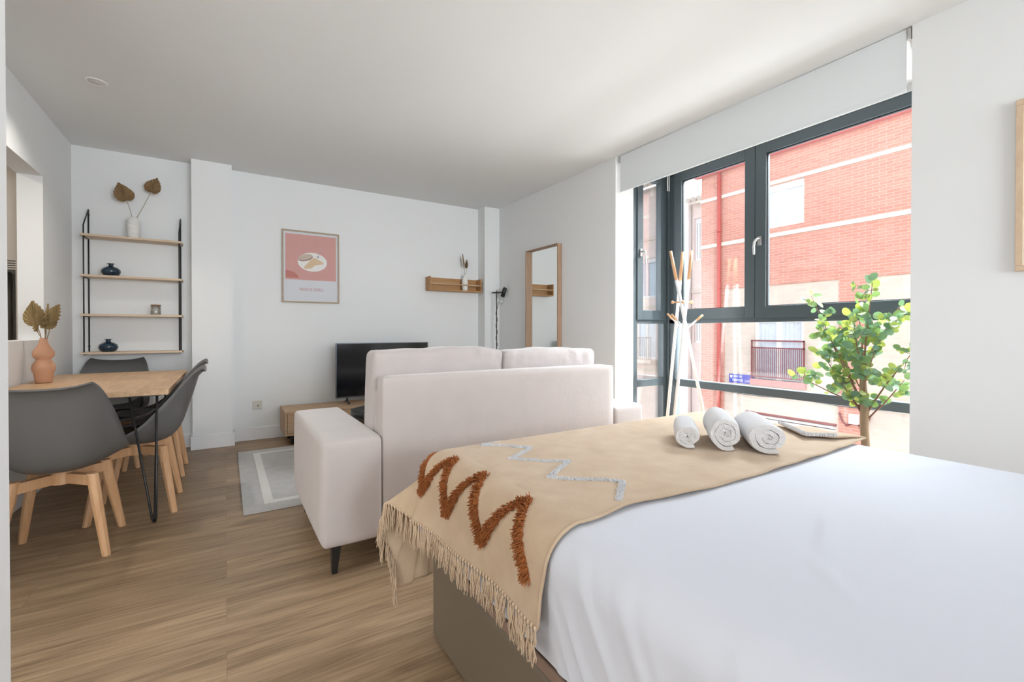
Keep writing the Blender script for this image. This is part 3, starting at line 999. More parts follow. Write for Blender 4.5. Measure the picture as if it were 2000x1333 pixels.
# peach double-bulb vase on the dining table
vx, vy = -0.98, 4.04
vx2, vy2 = -0.955, 3.99
v = tag(lat('double_bulb_vase', [(0, 0), (0.037, 0), (0.040, 0.004), (0.044, 0.035), (0.047, 0.062), (0.053, 0.078), (0.0555, 0.095), (0.053, 0.112), (0.046, 0.128), (0.037, 0.140), (0.034, 0.146), (0.037, 0.152), (0.046, 0.162), (0.051, 0.175), (0.052, 0.187), (0.049, 0.200), (0.040, 0.215), (0.030, 0.232), (0.023, 0.250), (0.019, 0.268), (0.0175, 0.282), (0.013, 0.284), (0.010, 0.270), (0.006, 0.2), (0, 0.19)], M['peach'], loc=(-0.975, 4.02, 0.751)),
        'peach terracotta vase of two stacked bulbs on the dining table', 'vase')
sp = thing('dried_palm_spray', 'bunch of five pale dried palm leaves in the peach table vase', 'dried leaves', (-0.975, 4.02, 1.0))
dirx = Vector((0.84, -0.54, 0))   # across the view
dirn = Vector((0.45, 0.86, 0))
S = [
    ((-0.005, 0, 0), tuple(dirx * -0.045 + Vector((0, 0, 0.125))), dirx * -0.16 + Vector((0, 0, 1)), dirx + dirn * 0.3, 0.150, 0.85),
    ((0.003, 0, 0), tuple(dirx * 0.000 + dirn * 0.02 + Vector((0, 0, 0.12))), dirx * 0.10 + Vector((0, 0, 1)), dirx - dirn * 0.9, 0.135, 0.8),
    ((0.008, 0, 0), tuple(dirx * 0.048 + Vector((0, 0, 0.135))), dirx * 0.50 + Vector((0, 0, 1)), dirx - dirn * 0.2, 0.130, 1.0),
    ((0.006, 0, 0), tuple(dirx * 0.028 + dirn * -0.02 + Vector((0, 0, 0.10))), dirx * 0.85 + Vector((0, 0, 0.6)), dirx * 0.6 + dirn, 0.095, 0.8),
    ((-0.002, 0, 0), tuple(dirx * -0.016 + dirn * -0.03 + Vector((0, 0, 0.085))), dirx * -0.02 + Vector((0, 0, 1)), dirx - dirn * 0.5, 0.110, 0.75),
]
dried(sp, S, M['palm'])

# ------------------------------------------------------------------ hanging wall shelf unit
u = thing('wall_shelf_unit', 'pale four-board wall shelf hung between black metal ladders in the alcove', 'shelf', (-0.66, YB, 0.905))
xl, xr_ = -0.315, 0.315
for zz in (0.0, 0.315, 0.637, 0.970):
    box('shelf_board', -0.335, 0.335, -0.19, -0.006, zz - 0.018, zz, M['shelf'], u, bevel=0.001)
for x in (xl, xr_):
    bm = bmesh.new()
    tube(bm, [(x, -0.006, 1.20), (x, -0.006, -0.005)], 0.0055, 8)
    tube(bm, [(x, -0.006, 1.20), (x, -0.172, 1.04), (x, -0.172, -0.02)], 0.005, 8)
    for zz in (0.0, 0.315, 0.637, 0.970):
        tube(bm, [(x, -0.006, zz - 0.022), (x, -0.172, zz - 0.022)], 0.004, 6)
    tube(bm, [(x, -0.012, 1.155), (x, 0, 1.155)], 0.008, 8)
    tube(bm, [(x, -0.012, 0.045), (x, 0, 0.045)], 0.008, 8)
    link('side_frame', bm, M['blackmetal'], u)

ribs = []
for i in range(8):
    z = 0.012 + i * 0.021
    ribs += [(0.0405, z), (0.0475, z + 0.006), (0.0475, z + 0.013), (0.0405, z + 0.019)]
ribprof = [(0, 0), (0.040, 0), (0.042, 0.005)] + ribs[:-4] + [(0.040, 0.166), (0.032, 0.176), (0.028, 0.178), (0.024, 0.176), (0.022, 0.16), (0, 0.15)]
tag(lat('ribbed_vase', ribprof, M['whiteceramic'], loc=(-0.665, 5.06, 1.8757)), 'white ribbed ceramic vase on the top board of the wall shelf unit', 'vase')
sp = thing('dried_palm_spray', 'two brown dried palm leaves in the white vase on top of the shelf unit', 'dried leaves', (-0.665, 5.06, 2.035))
dried(sp, [
    ((-0.006, 0, 0), (-0.045, -0.01, 0.165), (-0.38, 0, 1), (1, 0.2, 0.2), 0.150, 1.0),
    ((0.012, 0, 0), (0.120, 0.0, 0.265), (0.36, 0, 1), (1, -0.2, -0.2), 0.135, 1.0)], M['palmdark'])
blue = [(0, 0), (0.038, 0), (0.054, 0.010), (0.064, 0.030), (0.065, 0.044), (0.058, 0.060), (0.040, 0.074), (0.020, 0.081), (0.016, 0.086), (0.015, 0.094), (0.018, 0.100), (0.027, 0.103), (0.026, 0.106), (0.012, 0.105), (0.007, 0.08), (0, 0.075)]
bv = tag(lat('blue_vase', blue, M['blueglass'], loc=(-0.815, 5.06, 1.5425)), 'squat dark blue glass vase on the third board up of the shelf unit', 'vase')
bv2 = bv.copy(); COL.objects.link(bv2); bv2.location = (-0.835, 5.06, 0.9055); bv2['label'] = 'squat dark blue glass vase on the lowest board of the shelf unit'
cn = thing('candle_jar', 'small glass candle jar with wooden lid on the second board of the shelf unit', 'candle', (-0.517, 5.06, 1.5425 - 0.32 + 0.0))
cn.location.z = 0.905 + 0.637 - 0.322 + 0.0003
cn.location.z = 1.2205
bm = bmesh.new()
lat('jar', [(0, 0), (0.034, 0), (0.036, 0.003), (0.036, 0.078), (0.033, 0.078), (0.033, 0.006), (0, 0.006)], M['clear'], cn)
lat('wax', [(0, 0.0065), (0.0325, 0.0065), (0.0325, 0.055), (0, 0.055)], M['candlewax'], cn)
lat('lid', [(0, 0.0785), (0.037, 0.0785), (0.037, 0.090), (0, 0.090)], M['lidwood'], cn)

# vase on the box shelf
prof = [(0, 0), (0.032, 0), (0.034, 0.004), (0.036, 0.06), (0.036, 0.13), (0.030, 0.155), (0.020, 0.168), (0.018, 0.182), (0.021, 0.190), (0.017, 0.190), (0.012, 0.17), (0, 0.16)]
tag(lat('bottle_vase', prof, M['whiteceramic'], loc=(2.512, 5.085, 1.5755)), 'slim white bottle-shaped vase in the honey wooden box shelf', 'vase')
sp = thing('dried_palm_spray', 'two slim dried palm leaves in the white vase on the box shelf', 'dried leaves', (2.512, 5.085, 1.75))
dried(sp, [
    ((-0.004, 0, 0), (-0.012, 0.0, 0.135), (-0.10, 0.05, 1), (0.55, 0.8, 0), 0.150, 0.55),
    ((0.006, 0, 0), (0.022, 0.0, 0.115), (0.06, 0, 1), (0.4, -0.9, 0), 0.105, 0.5)], M['palmdark'])

# ------------------------------------------------------------------ floor lamp in the corner
fl = thing('floor_lamp', 'thin black floor lamp with small spot head in the far right corner', 'floor lamp', (2.835, 4.86, 0))
lat('base', [(0, 0), (0.10, 0), (0.11, 0.006), (0.11, 0.015), (0.02, 0.02), (0, 0.02)], M['blackmetal'], fl)
bm = bmesh.new(); tube(bm, [(0, 0, 0.018), (0, 0, 1.58)], 0.006, 10)
link('pole', bm, M['blackmetal'], fl)
bm = bmesh.new()
pts = [(0.010 * math.cos(i * 0.9), 0.010 * math.sin(i * 0.9), 1.36 - i * 0.022) for i in range(52)]
tube(bm, [(0.02, -0.01, 1.44)] + pts, 0.003, 6)
link('cord', bm, M['cable'], fl)
bm = bmesh.new(); tube(bm, [(-0.055 * 0.85, 0.055 * 0.5, 1.552), (0.085 * 0.85, -0.085 * 0.5, 1.556)], 0.009, 10)
link('cross_arm', bm, M['blackmetal'], fl)
bm = bmesh.new(); tube(bm, [(0.095, -0.057, 1.612), (0.088, -0.053, 1.60), (0.062, -0.037, 1.50)], [0.020, 0.026, 0.026], 20)
link('lamp_head', bm, M['blackmetal'], fl)
bm = bmesh.new(); lathe(bm, [(0, -0.055), (0.02, -0.05), (0.032, -0.03), (0.034, -0.01), (0.026, 0.015), (0.014, 0.035), (0.014, 0.045)], 20)
link('bulb', bm, M['clear'], fl, loc=(0.052, -0.032, 1.46), smooth=True)

# ------------------------------------------------------------------ dining table
dt = thing('dining_table', 'oak dining table on black hairpin legs by the left wall', 'table', (-0.670, 3.965, 0))
hx, hy = 0.398, 0.765
box('tabletop', -hx, hx, -hy, hy, 0.722, 0.750, M['table'], dt, bevel=0.001)
for (sx, sy) in ((1, -1), (1, 1), (-1, -1), (-1, 1)):
    bm = bmesh.new()
    fx, fy = sx * (hx - 0.070), sy * (hy - 0.030)
    tx1, ty1 = fx + sx * 0.005, fy + sy * -0.0
    foot = Vector((fx, fy, 0.006))
    tops = [Vector((fx - sx * 0.105, fy + sy * 0.0, 0.716)), Vector((fx + sx * 0.015, fy + sy * 0.01, 0.716)), Vector((fx + sx * 0.005, fy - sy * 0.105, 0.716))]
    for q in tops:
        d = (q - foot); off = Vector((d.x, d.y, 0)).normalized() * 0.010
        tube(bm, [q, foot + off + Vector((0, 0, 0.02)), foot + off * 0.3], 0.0058, 10)
    bx(bm, min(fx - sx * 0.12, fx + sx * 0.03), max(fx - sx * 0.12, fx + sx * 0.03), min(fy - sy * 0.12, fy + sy * 0.02), max(fy - sy * 0.12, fy + sy * 0.02), 0.716, 0.7218)
    link('leg', bm, M['blackmetal'], dt)


# ------------------------------------------------------------------ dining chairs
def lerp_curve(c, t):
    n = len(c) - 1
    k = min(int(t * n), n - 1)
    f = t * n - k
    p0 = c[max(k - 1, 0)]; p1 = c[k]; p2 = c[k + 1]; p3 = c[min(k + 2, n)]
    return tuple(0.5 * (2 * b + (c_ - a) * f + (2 * a - 5 * b + 4 * c_ - d) * f * f + (-a + 3 * b - 3 * c_ + d) * f ** 3) for a, b, c_, d in zip(p0, p1, p2, p3))


MID = [(0, .252, .428), (0, .225, .442), (0, .15, .425), (0, .03, .408), (0, -.08, .405), (0, -.165, .43), (0, -.215, .49), (0, -.25, .59), (0, -.28, .70), (0, -.305, .785), (0, -.335, .822), (0, -.352, .822)]
EDG = [(.185, .235, .432), (.222, .195, .452), (.243, .12, .468), (.249, .03, .487), (.246, -.045, .535), (.240, -.10, .595), (.232, -.15, .655), (.222, -.20, .715), (.210, -.245, .770), (.196, -.285, .815), (.178, -.325, .845), (.165, -.345, .845)]


def shell_pt(u, v):
    m = lerp_curve(MID, u); e = lerp_curve(EDG, u)
    s_ = 2 * v - 1
    f = abs(s_) ** 2.6
    # corners are rounded in plan towards front and top
    return Vector((e[0] * math.copysign(abs(s_) ** 0.92, s_), m[1] + (e[1] - m[1]) * f, m[2] + (e[2] - m[2]) * f))


def make_chair(label):
    c_ = thing('dining_chair', label, 'chair', group='dining chairs around the oak table')
    bm = bmesh.new()
    grid(bm, 44, 32, shell_pt)
    link('seat_shell', bm, M['shell'], c_, smooth=True, solid=0.008)

    def pad(u, v):
        p_ = shell_pt(0.07 + u * 0.42, 0.10 + v * 0.80)
        e = (1 - abs(2 * u - 1) ** 4) * (1 - abs(2 * v - 1) ** 4)
        return p_ + Vector((0, 0, 0.006 + 0.030 * max(0, e) ** 0.5))
    bm = bmesh.new()
    top = grid(bm, 20, 20, pad)
    link('seat_pad', bm, M['leather'], c_, smooth=True, solid=0.012)
    bm = bmesh.new()
    for a in (45, 135):
        ca, sa = math.cos(R(a)), math.sin(R(a))
        px, py = -sa * 0.018, ca * 0.018
        e = 0.185
        lo, mi_, zt = 0.335, 0.355, 0.385
        hexa(bm, [(-ca * e + px, -sa * e + py, lo), (-ca * e - px, -sa * e - py, lo), (ca * e - px, sa * e - py, lo), (ca * e + px, sa * e + py, lo)],
             [(-ca * e + px, -sa * e + py, zt), (-ca * e - px, -sa * e - py, zt), (ca * e - px, sa * e - py, zt), (ca * e + px, sa * e + py, zt)])
    tube(bm, [(0, 0, 0.33), (0, 0, 0.404)], 0.05, 16)
    link('cross_brace', bm, M['beech'], c_, bevel=0.003)
    for (sx, sy) in ((1, 1), (1, -1), (-1, 1), (-1, -1)):
        bm = bmesh.new()

        def ring(x, y, z, r1, r2):
            d = Vector((sx, sy, 0)).normalized(); n_ = Vector((-d.y, d.x, 0))
            out = []
            for i in range(8):
                a = 2 * math.pi * (i + 0.5) / 8
                ca, sa = math.cos(a), math.sin(a)
                k = 1 / max(abs(ca), abs(sa)) ** 0.6
                out.append(bm.verts.new(Vector((x, y, z)) + d * ca * r1 * k + n_ * sa * r2 * k))
            return out
        rs = [ring(sx * 0.195, sy * 0.195, 0, 0.0180, 0.0170), ring(sx * 0.172, sy * 0.172, 0.15, 0.0225, 0.0195), ring(sx * 0.148, sy * 0.148, 0.30, 0.0265, 0.021), ring(sx * 0.135, sy * 0.135, 0.392, 0.0255, 0.021)]
        for a_, b_ in zip(rs, rs[1:]):
            for i in range(8):
                bm.faces.new((a_[i], a_[(i + 1) % 8], b_[(i + 1) % 8], b_[i]))
        bm.faces.new(rs[0]); bm.faces.new(rs[-1])
        link('leg', bm, M['beech'], c_, smooth=False, bevel=0.002)
    return c_


ch = make_chair('grey shell dining chair nearest the viewer, its back turned, at the near table end')
ch.location = (-0.683, 3.080, 0)
for (x, y, a, lb) in ((-0.458, 3.560, 90, 'grey shell dining chair at the right side of the table, nearer of the two there'),
                      (-0.470, 4.35, 90, 'grey shell dining chair at the right side of the table, farther of the two there'),
                      (-0.785, 4.80, 180, 'grey shell dining chair at the far table end below the wall shelves')):
    c2 = copy_tree(ch)
    c2.location = (x, y, 0)
    c2.rotation_euler = (0, 0, R(a))
    c2['label'] = lb

# ------------------------------------------------------------------ bed
BX0, BX1, BY0, BY1 = 0.605, 2.10, -0.55, 1.49
bd = thing('bed', 'double bed with taupe leatherette storage base in the foreground', 'bed', (BX0, BY0, 0))
bw, bl = BX1 - BX0, BY1 - BY0
bm = bmesh.new(); bx(bm, 0, bw, 0, bl, 0.012, 0.305)
link('base', bm, M['bedbase'], bd, bevel=0.022, seg=5)
bm = bmesh.new(); bx(bm, -0.004, bw + 0.004, 0, bl + 0.004, 0.307, 0.338)
link('lid_trim', bm, M['bedtrim'], bd, bevel=0.006, seg=3)
bm = bmesh.new(); bx(bm, 0.02, bw - 0.02, 0.02, bl, 0.338, 0.60)
link('mattress', bm, M['sheet'], bd, bevel=0.06, seg=5)
bm = bmesh.new(); bx(bm, 0.0, bw, -0.08, -0.005, 0.0, 1.0)
link('headboard', bm, M['bedbase'], bd, bevel=0.02, seg=4)

# white sheet drawn over the mattress
RE = 0.085
SX0, SX1, SY1, STOP = 0.588, 2.115, 1.560, 0.646
rs_ = random.Random(3)
wr = [(-0.45 + 0.052 * i_ + rs_.uniform(-0.02, 0.02), rs_.uniform(0.008, 0.018), rs_.uniform(-0.24, -0.06), rs_.uniform(0.4, 1.1)) for i_ in range(28)]


def edge1(a, r=RE):
    """a = cloth length past the start of the rounding; returns outward and downward travel"""
    q = math.pi * r / 2
    if a <= 0:
        return a, 0.0
    if a < q:
        return r * math.sin(a / r), r * (1 - math.cos(a / r))
    return r, r + (a - q)


def sheet_pt(u, v):
    # u across the bed, from left hem over the top to right hem; v along the bed
    drop = 0.295
    flatw = (SX1 - SX0) - 2 * RE
    q = math.pi * RE / 2
    hang = drop - RE
    tot = 2 * (hang + q) + flatw
    s_ = u * tot
    y = -0.53 + v * (SY1 + 0.53)
    if s_ < hang + q:
        o_, d_ = edge1(hang + q - s_)
        x = SX0 + RE - o_; side = -1; dep = d_
    elif s_ > hang + q + flatw:
        o_, d_ = edge1(s_ - hang - q - flatw)
        x = SX1 - RE + o_; side = 1; dep = d_
    else:
        x = SX0 + RE + (s_ - hang - q); side = 0; dep = 0
    z = STOP - dep
    # soft pull towards the foot corners
    ye = max(0, (y - (SY1 - 0.05)) / 0.05)
    z -= 0.03 * ye ** 2
    y2 = y
    if side:
        g = min(1, dep / 0.28)
        calm = max(0.0, min(1.0, (0.80 - y) / 0.10))
        disp = 0
        for (yc, w_k, sl, amp) in wr:
            t_ = (y - yc - sl * g) / w_k
            if abs(t_) < 3:
                disp += calm * amp * 0.012 * math.exp(-t_ * t_) * (0.05 + g) * (1.0 if amp > 0.6 else -0.8)
        x += side * disp
        x -= side * 0.012 * g * g
    else:
        z += 0.0025 * math.sin(5 * x + 3 * y) + 0.0018 * math.sin(11 * y - 4 * x)
        for (xa, ya, dx, dy, w_k, amp) in ((0.98, 0.42, 0.25, 0.10, 0.012, 0.010), (1.05, 0.36, 0.35, 0.05, 0.02, 0.006), (0.86, 0.33, 0.10, 0.12, 0.015, 0.008), (1.5, 0.2, 0.5, 0.2, 0.03, 0.006), (1.8, 0.55, 0.3, -0.1, 0.03, 0.005)):
            L_ = math.hypot(dx, dy); ux, uy = dx / L_, dy / L_
            al = (x - xa) * ux + (y - ya) * uy; ac = -(x - xa) * uy + (y - ya) * ux
            if -0.05 < al < L_:
                z += amp * math.exp(-(ac / w_k) ** 2) * math.sin(math.pi * max(0, min(1, (al + 0.05) / (L_ + 0.05))))
    return Vector((x, y2, z))


bm = bmesh.new()
vs = grid(bm, 150, 170, sheet_pt)
# foot face of the sheet
foot = [vs[i][170] for i in range(151)]
low = [bm.verts.new((v_.co.x, SY1 + 0.012, min(v_.co.z, 0.585))) for v_ in foot]
low2 = [bm.verts.new((v_.co.x, SY1 + 0.008, 0.355)) for v_ in foot]
for i in range(150):
    bm.faces.new((foot[i], foot[i + 1], low[i + 1], low[i])).smooth = True
    if low[i].co.z > 0.36 and low[i + 1].co.z > 0.36:
        bm.faces.new((low[i], low[i + 1], low2[i + 1], low2[i])).smooth = True
tag(link('bed_sheet', bm, M['sheet'], smooth=True), 'smooth white sheet covering the bed mattress', 'sheet')

# throw across the foot of the bed --------------------------------------------------
TT = 0.0095
TXE, TYE, TZ = SX0 - TT, SY1 + 0.018, STOP + TT     # outer faces it hangs along
TR = RE + TT
QR = math.pi * TR / 2


def throw_pt(a, b, lift=0.0):
    """a: cloth length past the start of the left rounding (negative on top); b: the same past the foot rounding"""
    cx, cy = TXE + TR, TYE - TR
    wv = 0.0016 * math.sin(a * 30 + b * 9) + 0.0014 * math.sin(b * 37 + a * 11)
    if a <= 0 and b <= 0:
        return Vector((cx - a, cy + b, TZ + lift + wv))
    if b <= 0:
        o_, d_ = edge1(a, TR)
        n_ = Vector((-1, 0, 0)) * min(1, a / QR) + Vector((0, 0, 1)) * max(0, 1 - a / QR)
        g = max(0, min(1, (a - QR) / 0.15))
        # the hanging part swells slightly towards the foot corner
        near = max(0, 1 + b / 0.45)
        return Vector((cx - o_ - g * 0.016 * (1 + math.sin(b * 16)) * 0.5 - g * 0.05 * near ** 2, cy + b, TZ - d_)) + n_.normalized() * lift
    if a <= 0:
        o_, d_ = edge1(b, TR)
        return Vector((cx - a, cy + o_, TZ - d_)) + Vector((0, 1, 0)) * lift
    r_ = math.hypot(a, b)
    th = math.atan2(b, a)
    o_, d_ = edge1(r_, TR)
    g = max(0, r_ - QR)
    # loose cloth at the corner: swings out widest a third of the way round, then hangs to a tail
    tab = ((0, 0), (15, 34), (30, 54), (45, 44), (58, 20), (70, 10), (80, 4), (90, 0))
    td = math.degrees(th)
    ph = 0
    for (t0, f0), (t1, f1) in zip(tab, tab[1:]):
        if t0 <= td <= t1:
            w = (td - t0) / (t1 - t0); w = w * w * (3 - 2 * w)
            ph = f0 + (f1 - f0) * w
    phi = R(ph)
    k = ph / 54
    d2 = Vector((-math.cos(th), math.sin(th), 0))
    sw = Vector((-0.80, 0.60, 0))
    p_ = Vector((cx, cy, TZ)) + d2 * o_ + Vector((0, 0, -(d_ - g) - g * math.cos(phi))) + sw * g * math.sin(phi)
    g0 = max(0, min(1, (a - QR) / 0.15)) * max(0, 1 - b / 0.12)
    p_.x -= 0.05 * g0 * (1 - k)
    return p_ + d2 * lift


AH = QR + (TZ - TR - 0.437)       # cloth past the left edge: hem at z 0.425
BH = 0.53                          # cloth past the foot edge
A_R = -(SX1 + 0.01 - TR * 0 - (TXE + TR))   # right end of the throw, on top
B_N = -(TYE - TR - 0.765)
th_ = thing('throw_blanket', 'sand cotton throw with tufted zigzags and tassels laid across the bed foot', 'throw', (0, 0, 0))
bm = bmesh.new()


def throw_grid(u, v):
    b = B_N + (BH - B_N) * v
    # near hem wavers gently
    if v < 0.4:
        b += (0.4 - v) * 0.0
    a = A_R + (AH - A_R) * u
    if v < 0.35 and a > -0.1:
        b += 0.030 * min(1, (a + 0.1) / 0.3) ** 1.5 * (1 - v / 0.35)
    q = throw_pt(a, b)
    if v < 0.25 and a < 0.02:
        wob = (1 - v / 0.25) * min(1.0, (0.02 - a) / 0.25)
        q.y += wob * (0.030 * math.exp(-((q.x - 0.80) / 0.16) ** 2) - 0.012 * math.sin((q.x - 0.9) * 3.1))
    return q


grid(bm, 190, 120, throw_grid)
cloth = link('cloth', bm, M['throw'], th_, smooth=True, solid=0.005)

# hem roll on the near edge
bm = bmesh.new()
tube(bm, [throw_grid(i / 120, 0.0) + Vector((0, 0, 0.001)) for i in range(121)], 0.0042, 6)
link('hem', bm, M['throw'], th_)


def tuft_line(name, pts, width, height, m, dens, seed, thick=0.0011, lift=0.003):
    """pts in cloth coordinates (a, b); rows of short yarn loops standing on the cloth"""
    rnd = random.Random(seed)
    bm = bmesh.new()
    for (p0, p1) in zip(pts, pts[1:]):
        L_ = math.hypot(p1[0] - p0[0], p1[1] - p0[1])
        n = int(L_ * dens)
        for i in range(n):
            t_ = rnd.random()
            da, db = (p1[0] - p0[0]) / L_, (p1[1] - p0[1]) / L_
            w_ = rnd.uniform(-width, width)
            ext = rnd.uniform(-0.006, 0.006)
            a = p0[0] + da * (t_ * L_ + ext) - db * w_
            b = p0[1] + db * (t_ * L_ + ext) + da * w_
            base = throw_pt(a, b, lift * 0.3)
            tip = throw_pt(a, b, lift + height * rnd.uniform(0.7, 1.15))
            j = Vector((rnd.uniform(-1, 1), rnd.uniform(-1, 1), rnd.uniform(-1, 0.4))) * height * 0.75
            tip = tip + j + Vector((0, 0, -height * 0.35 if a > 0.05 else 0))
            mid = (base + tip) / 2 + Vector((rnd.uniform(-1, 1), rnd.uniform(-1, 1), 0.6)) * height * 0.2
            tube(bm, [base, mid, tip], [thick, thick * 1.15, thick * 0.8], 4, cap=False)
    return link(name, bm, m, th_)


aT, aB = 0.030, 0.186
yy = [1.575, 1.47, 1.37, 1.275, 1.175, 1.06, 0.945, 0.845]
cyT = TYE - TR
zig = [(0.11, 0.12), (0.012, 0.075), (aB - 0.01, yy[1] - cyT), (aT, yy[2] - cyT), (aB, yy[3] - cyT), (aT, yy[4] - cyT), (aB + 0.002, yy[5] - cyT), (aT, yy[6] - cyT), (aB, yy[7] - cyT)]
tuft_line('rust_zigzag', zig, 0.0125, 0.011, M['rust'], 5200, 5)
wz_ = [(-0.255, 1.535), (-0.125, 1.470), (-0.262, 1.355), (-0.115, 1.262), (-0.262, 1.140), (-0.112, 1.048), (-0.262, 0.905), (-0.150, 0.812)]
wz_ = [(a + 0.0, b - cyT) for a, b in wz_]
tuft_line('white_zigzag', wz_, 0.0080, 0.0050, M['whiteyarn'], 3600, 6)
# the second pair of zigzags near the far right end of the throw
wz2 = [(A_R + 0.02 + (0.10 if i % 2 else 0.0), 1.52 - i * 0.105 - cyT) for i in range(5)]

# tassels along the hanging end hem
rt = random.Random(11)
nt_ = 88
hem = []
for i in range(nt_):
    v_ = 0.003 + 0.994 * i / (nt_ - 1)
    b = B_N + 0.030 + (BH - B_N - 0.030) * v_
    hem.append((b, throw_pt(AH - 0.002, b)))
for i, (b, q) in enumerate(hem):
    bm = bmesh.new()
    outw = Vector((-1, 0, 0)) if b < 0 else Vector((-0.5, 0.6, 0))
    kn = q + outw * 0.003
    lathe(bm, [(0, 0.005), (0.0035, 0.003), (0.0045, -0.001), (0.0035, -0.006), (0, -0.008)], 7, tuple(kn))
    L_ = rt.uniform(0.074, 0.095)
    sway = Vector((rt.uniform(-0.008, 0.004), rt.uniform(-0.016, 0.012), 0))
    for s_ in range(7):
        a_ = rt.uniform(0, 6.28)
        sp_ = Vector((math.cos(a_) * rt.uniform(0.001, 0.006), math.sin(a_) * rt.uniform(0.001, 0.009), 0))
        if b < 0:
            sp_.x = -abs(sp_.x)
        cu = rt.uniform(-0.008, 0.008)
        e_ = kn + sp_ * 1.6 + sway + Vector((0, 0, -L_ * rt.uniform(0.78, 1.06)))
        if b < 0:
            e_.x = min(e_.x, 0.585)
        m1 = kn + sp_ * 0.8 + Vector((0, cu, -L_ * 0.35)) + sway * 0.3
        m2 = kn + sp_ * 1.3 + Vector((0, -cu, -L_ * 0.68)) + sway * 0.7
        if b < 0:
            m1.x = min(m1.x, 0.583); m2.x = min(m2.x, 0.583)
        tube(bm, [kn, m1, m2, e_], [0.0014, 0.0015, 0.0014, 0.0009], 4, cap=False)
    link('tassel', bm, M['tassel'], th_)

# folded corner of the throw at its right end
bm = bmesh.new()
zf = TZ + 0.006
A = Vector((2.118, 0.765, zf)); B = Vector((1.905, 0.885, zf + 0.010)); C_ = Vector((2.085, 1.075, zf + 0.004)); D = Vector((2.13, 0.95, zf + 0.002))


def fold(u, v):
    p_ = (A * (1 - u) + B * u) * (1 - v) + (D * (1 - u) + C_ * u) * v
    p_.z += 0.010 * math.sin(math.pi * u) * math.sin(math.pi * v) + 0.002 * math.sin(9 * u + 6 * v)
    return p_


grid(bm, 16, 12, fold)
link('folded_corner', bm, M['throw'], th_, smooth=True, solid=0.005)
bm = bmesh.new()
rnd = random.Random(4)
for (p0, p1) in ((C_, B), (B, A * 0.5 + B * 0.5)):
    for i in range(420):
        q = p0.lerp(p1, rnd.random()) + Vector((rnd.uniform(-.009, .009), rnd.uniform(-.009, .009), 0.010))
        tube(bm, [q - Vector((0, 0, 0.008)), q + Vector((rnd.uniform(-.003, .003), rnd.uniform(-.003, .003), 0.003))], 0.0012, 4, cap=False)
link('white_zigzag', bm, M['whiteyarn'], th_)


# ------------------------------------------------------------------ rolled towels
def towel(label, x, y, ang, r, L_, turns, squash, seed, z0=TZ + 0.006):
    rnd = random.Random(seed)
    bm = bmesh.new()
    N = int(turns * 26)
    pitch = (r - 0.006) / turns
    th2 = pitch * 0.93
    outer, inner = [], []
    ph = -R(62) - turns * 2 * math.pi
    for i in range(N + 1):
        t_ = i / N
        a = t_ * turns * 2 * math.pi + ph
        rr = 0.006 + (r - 0.006) * t_ + 0.0022 * math.sin(a * 2 + seed) * (1 - t_ * 0.6) + 0.0012 * math.sin(a * 5 + seed * 2)
        c, s2 = math.cos(a), math.sin(a)
        outer.append((rr * c, rr * s2)); inner.append(((rr - th2) * c, (rr - th2) * s2))
    segs = 14
    rows = []
    for j in range(segs + 1):
        w = j / segs
        bulge = 1 - 0.07 * abs(2 * w - 1) ** 5
        row = []
        for lst in (outer, inner):
            rw = []
            for k2, (px, pz) in enumerate(lst):
                t_ = k2 / N
                yy_ = (w - 0.5) * L_ + (0.5 - w) * 2 * 0.008 * (1 - t_) * rnd.uniform(0.8, 1.2)
                wob = 1 + 0.015 * math.sin(w * 9 + k2 * 0.05 + seed)
                zz = pz * squash[1] * bulge * wob
                xx = px * squash[0] * bulge * wob
                zz = max(zz, -r * squash[1] * 0.90)
                rw.append(bm.verts.new((xx + rnd.uniform(-.0006, .0006), yy_ + rnd.uniform(-.0012, .0012), zz + rnd.uniform(-.0006, .0006))))
            row.append(rw)
        rows.append(row)
    for j in range(segs):
        for q in (0, 1):
            for k2 in range(N):
                f = bm.faces.new((rows[j][q][k2], rows[j][q][k2 + 1], rows[j + 1][q][k2 + 1], rows[j + 1][q][k2])); f.smooth = True
        for k2 in (0, N):
            bm.faces.new((rows[j][0][k2], rows[j][1][k2], rows[j + 1][1][k2], rows[j + 1][0][k2]))
    for j in (0, segs):
        for k2 in range(N):
            bm.faces.new((rows[j][0][k2], rows[j][0][k2 + 1], rows[j][1][k2 + 1], rows[j][1][k2]))
    o = link('rolled_towel', bm, M['towel'], loc=(x, y, z0 + r * squash[1] * 0.90), rot=(0, 0, -R(ang)), smooth=False, bevel=0)
    md = o.modifiers.new('bevel', 'BEVEL'); md.width = 0.003; md.segments = 2; md.limit_method = 'ANGLE'; md.angle_limit = R(50)
    return tag(o, label, 'towel', 'rolled towels on the throw')


def tcenter(fx, fy, ang, L_):
    return fx + math.sin(R(ang)) * L_ / 2, fy + math.cos(R(ang)) * L_ / 2


for (fx, fy, ang, r, L_, turns, sq, sd, lb) in (
        (1.395, 1.035, 50, 0.047, 0.24, 3.2, (1.05, 0.98), 1, 'rolled white towel, smallest and leftmost of the three on the throw'),
        (1.475, 0.940, 50, 0.061, 0.27, 3.4, (0.98, 1.08), 2, 'rolled white towel, middle of the three on the throw'),
        (1.565, 0.842, 48, 0.062, 0.28, 3.0, (1.18, 0.93), 3, 'rolled white towel, rightmost of the three on the throw')):
    x, y = tcenter(fx, fy, ang, L_)
    towel(lb, x, y, ang, r, L_, turns, sq, sd)

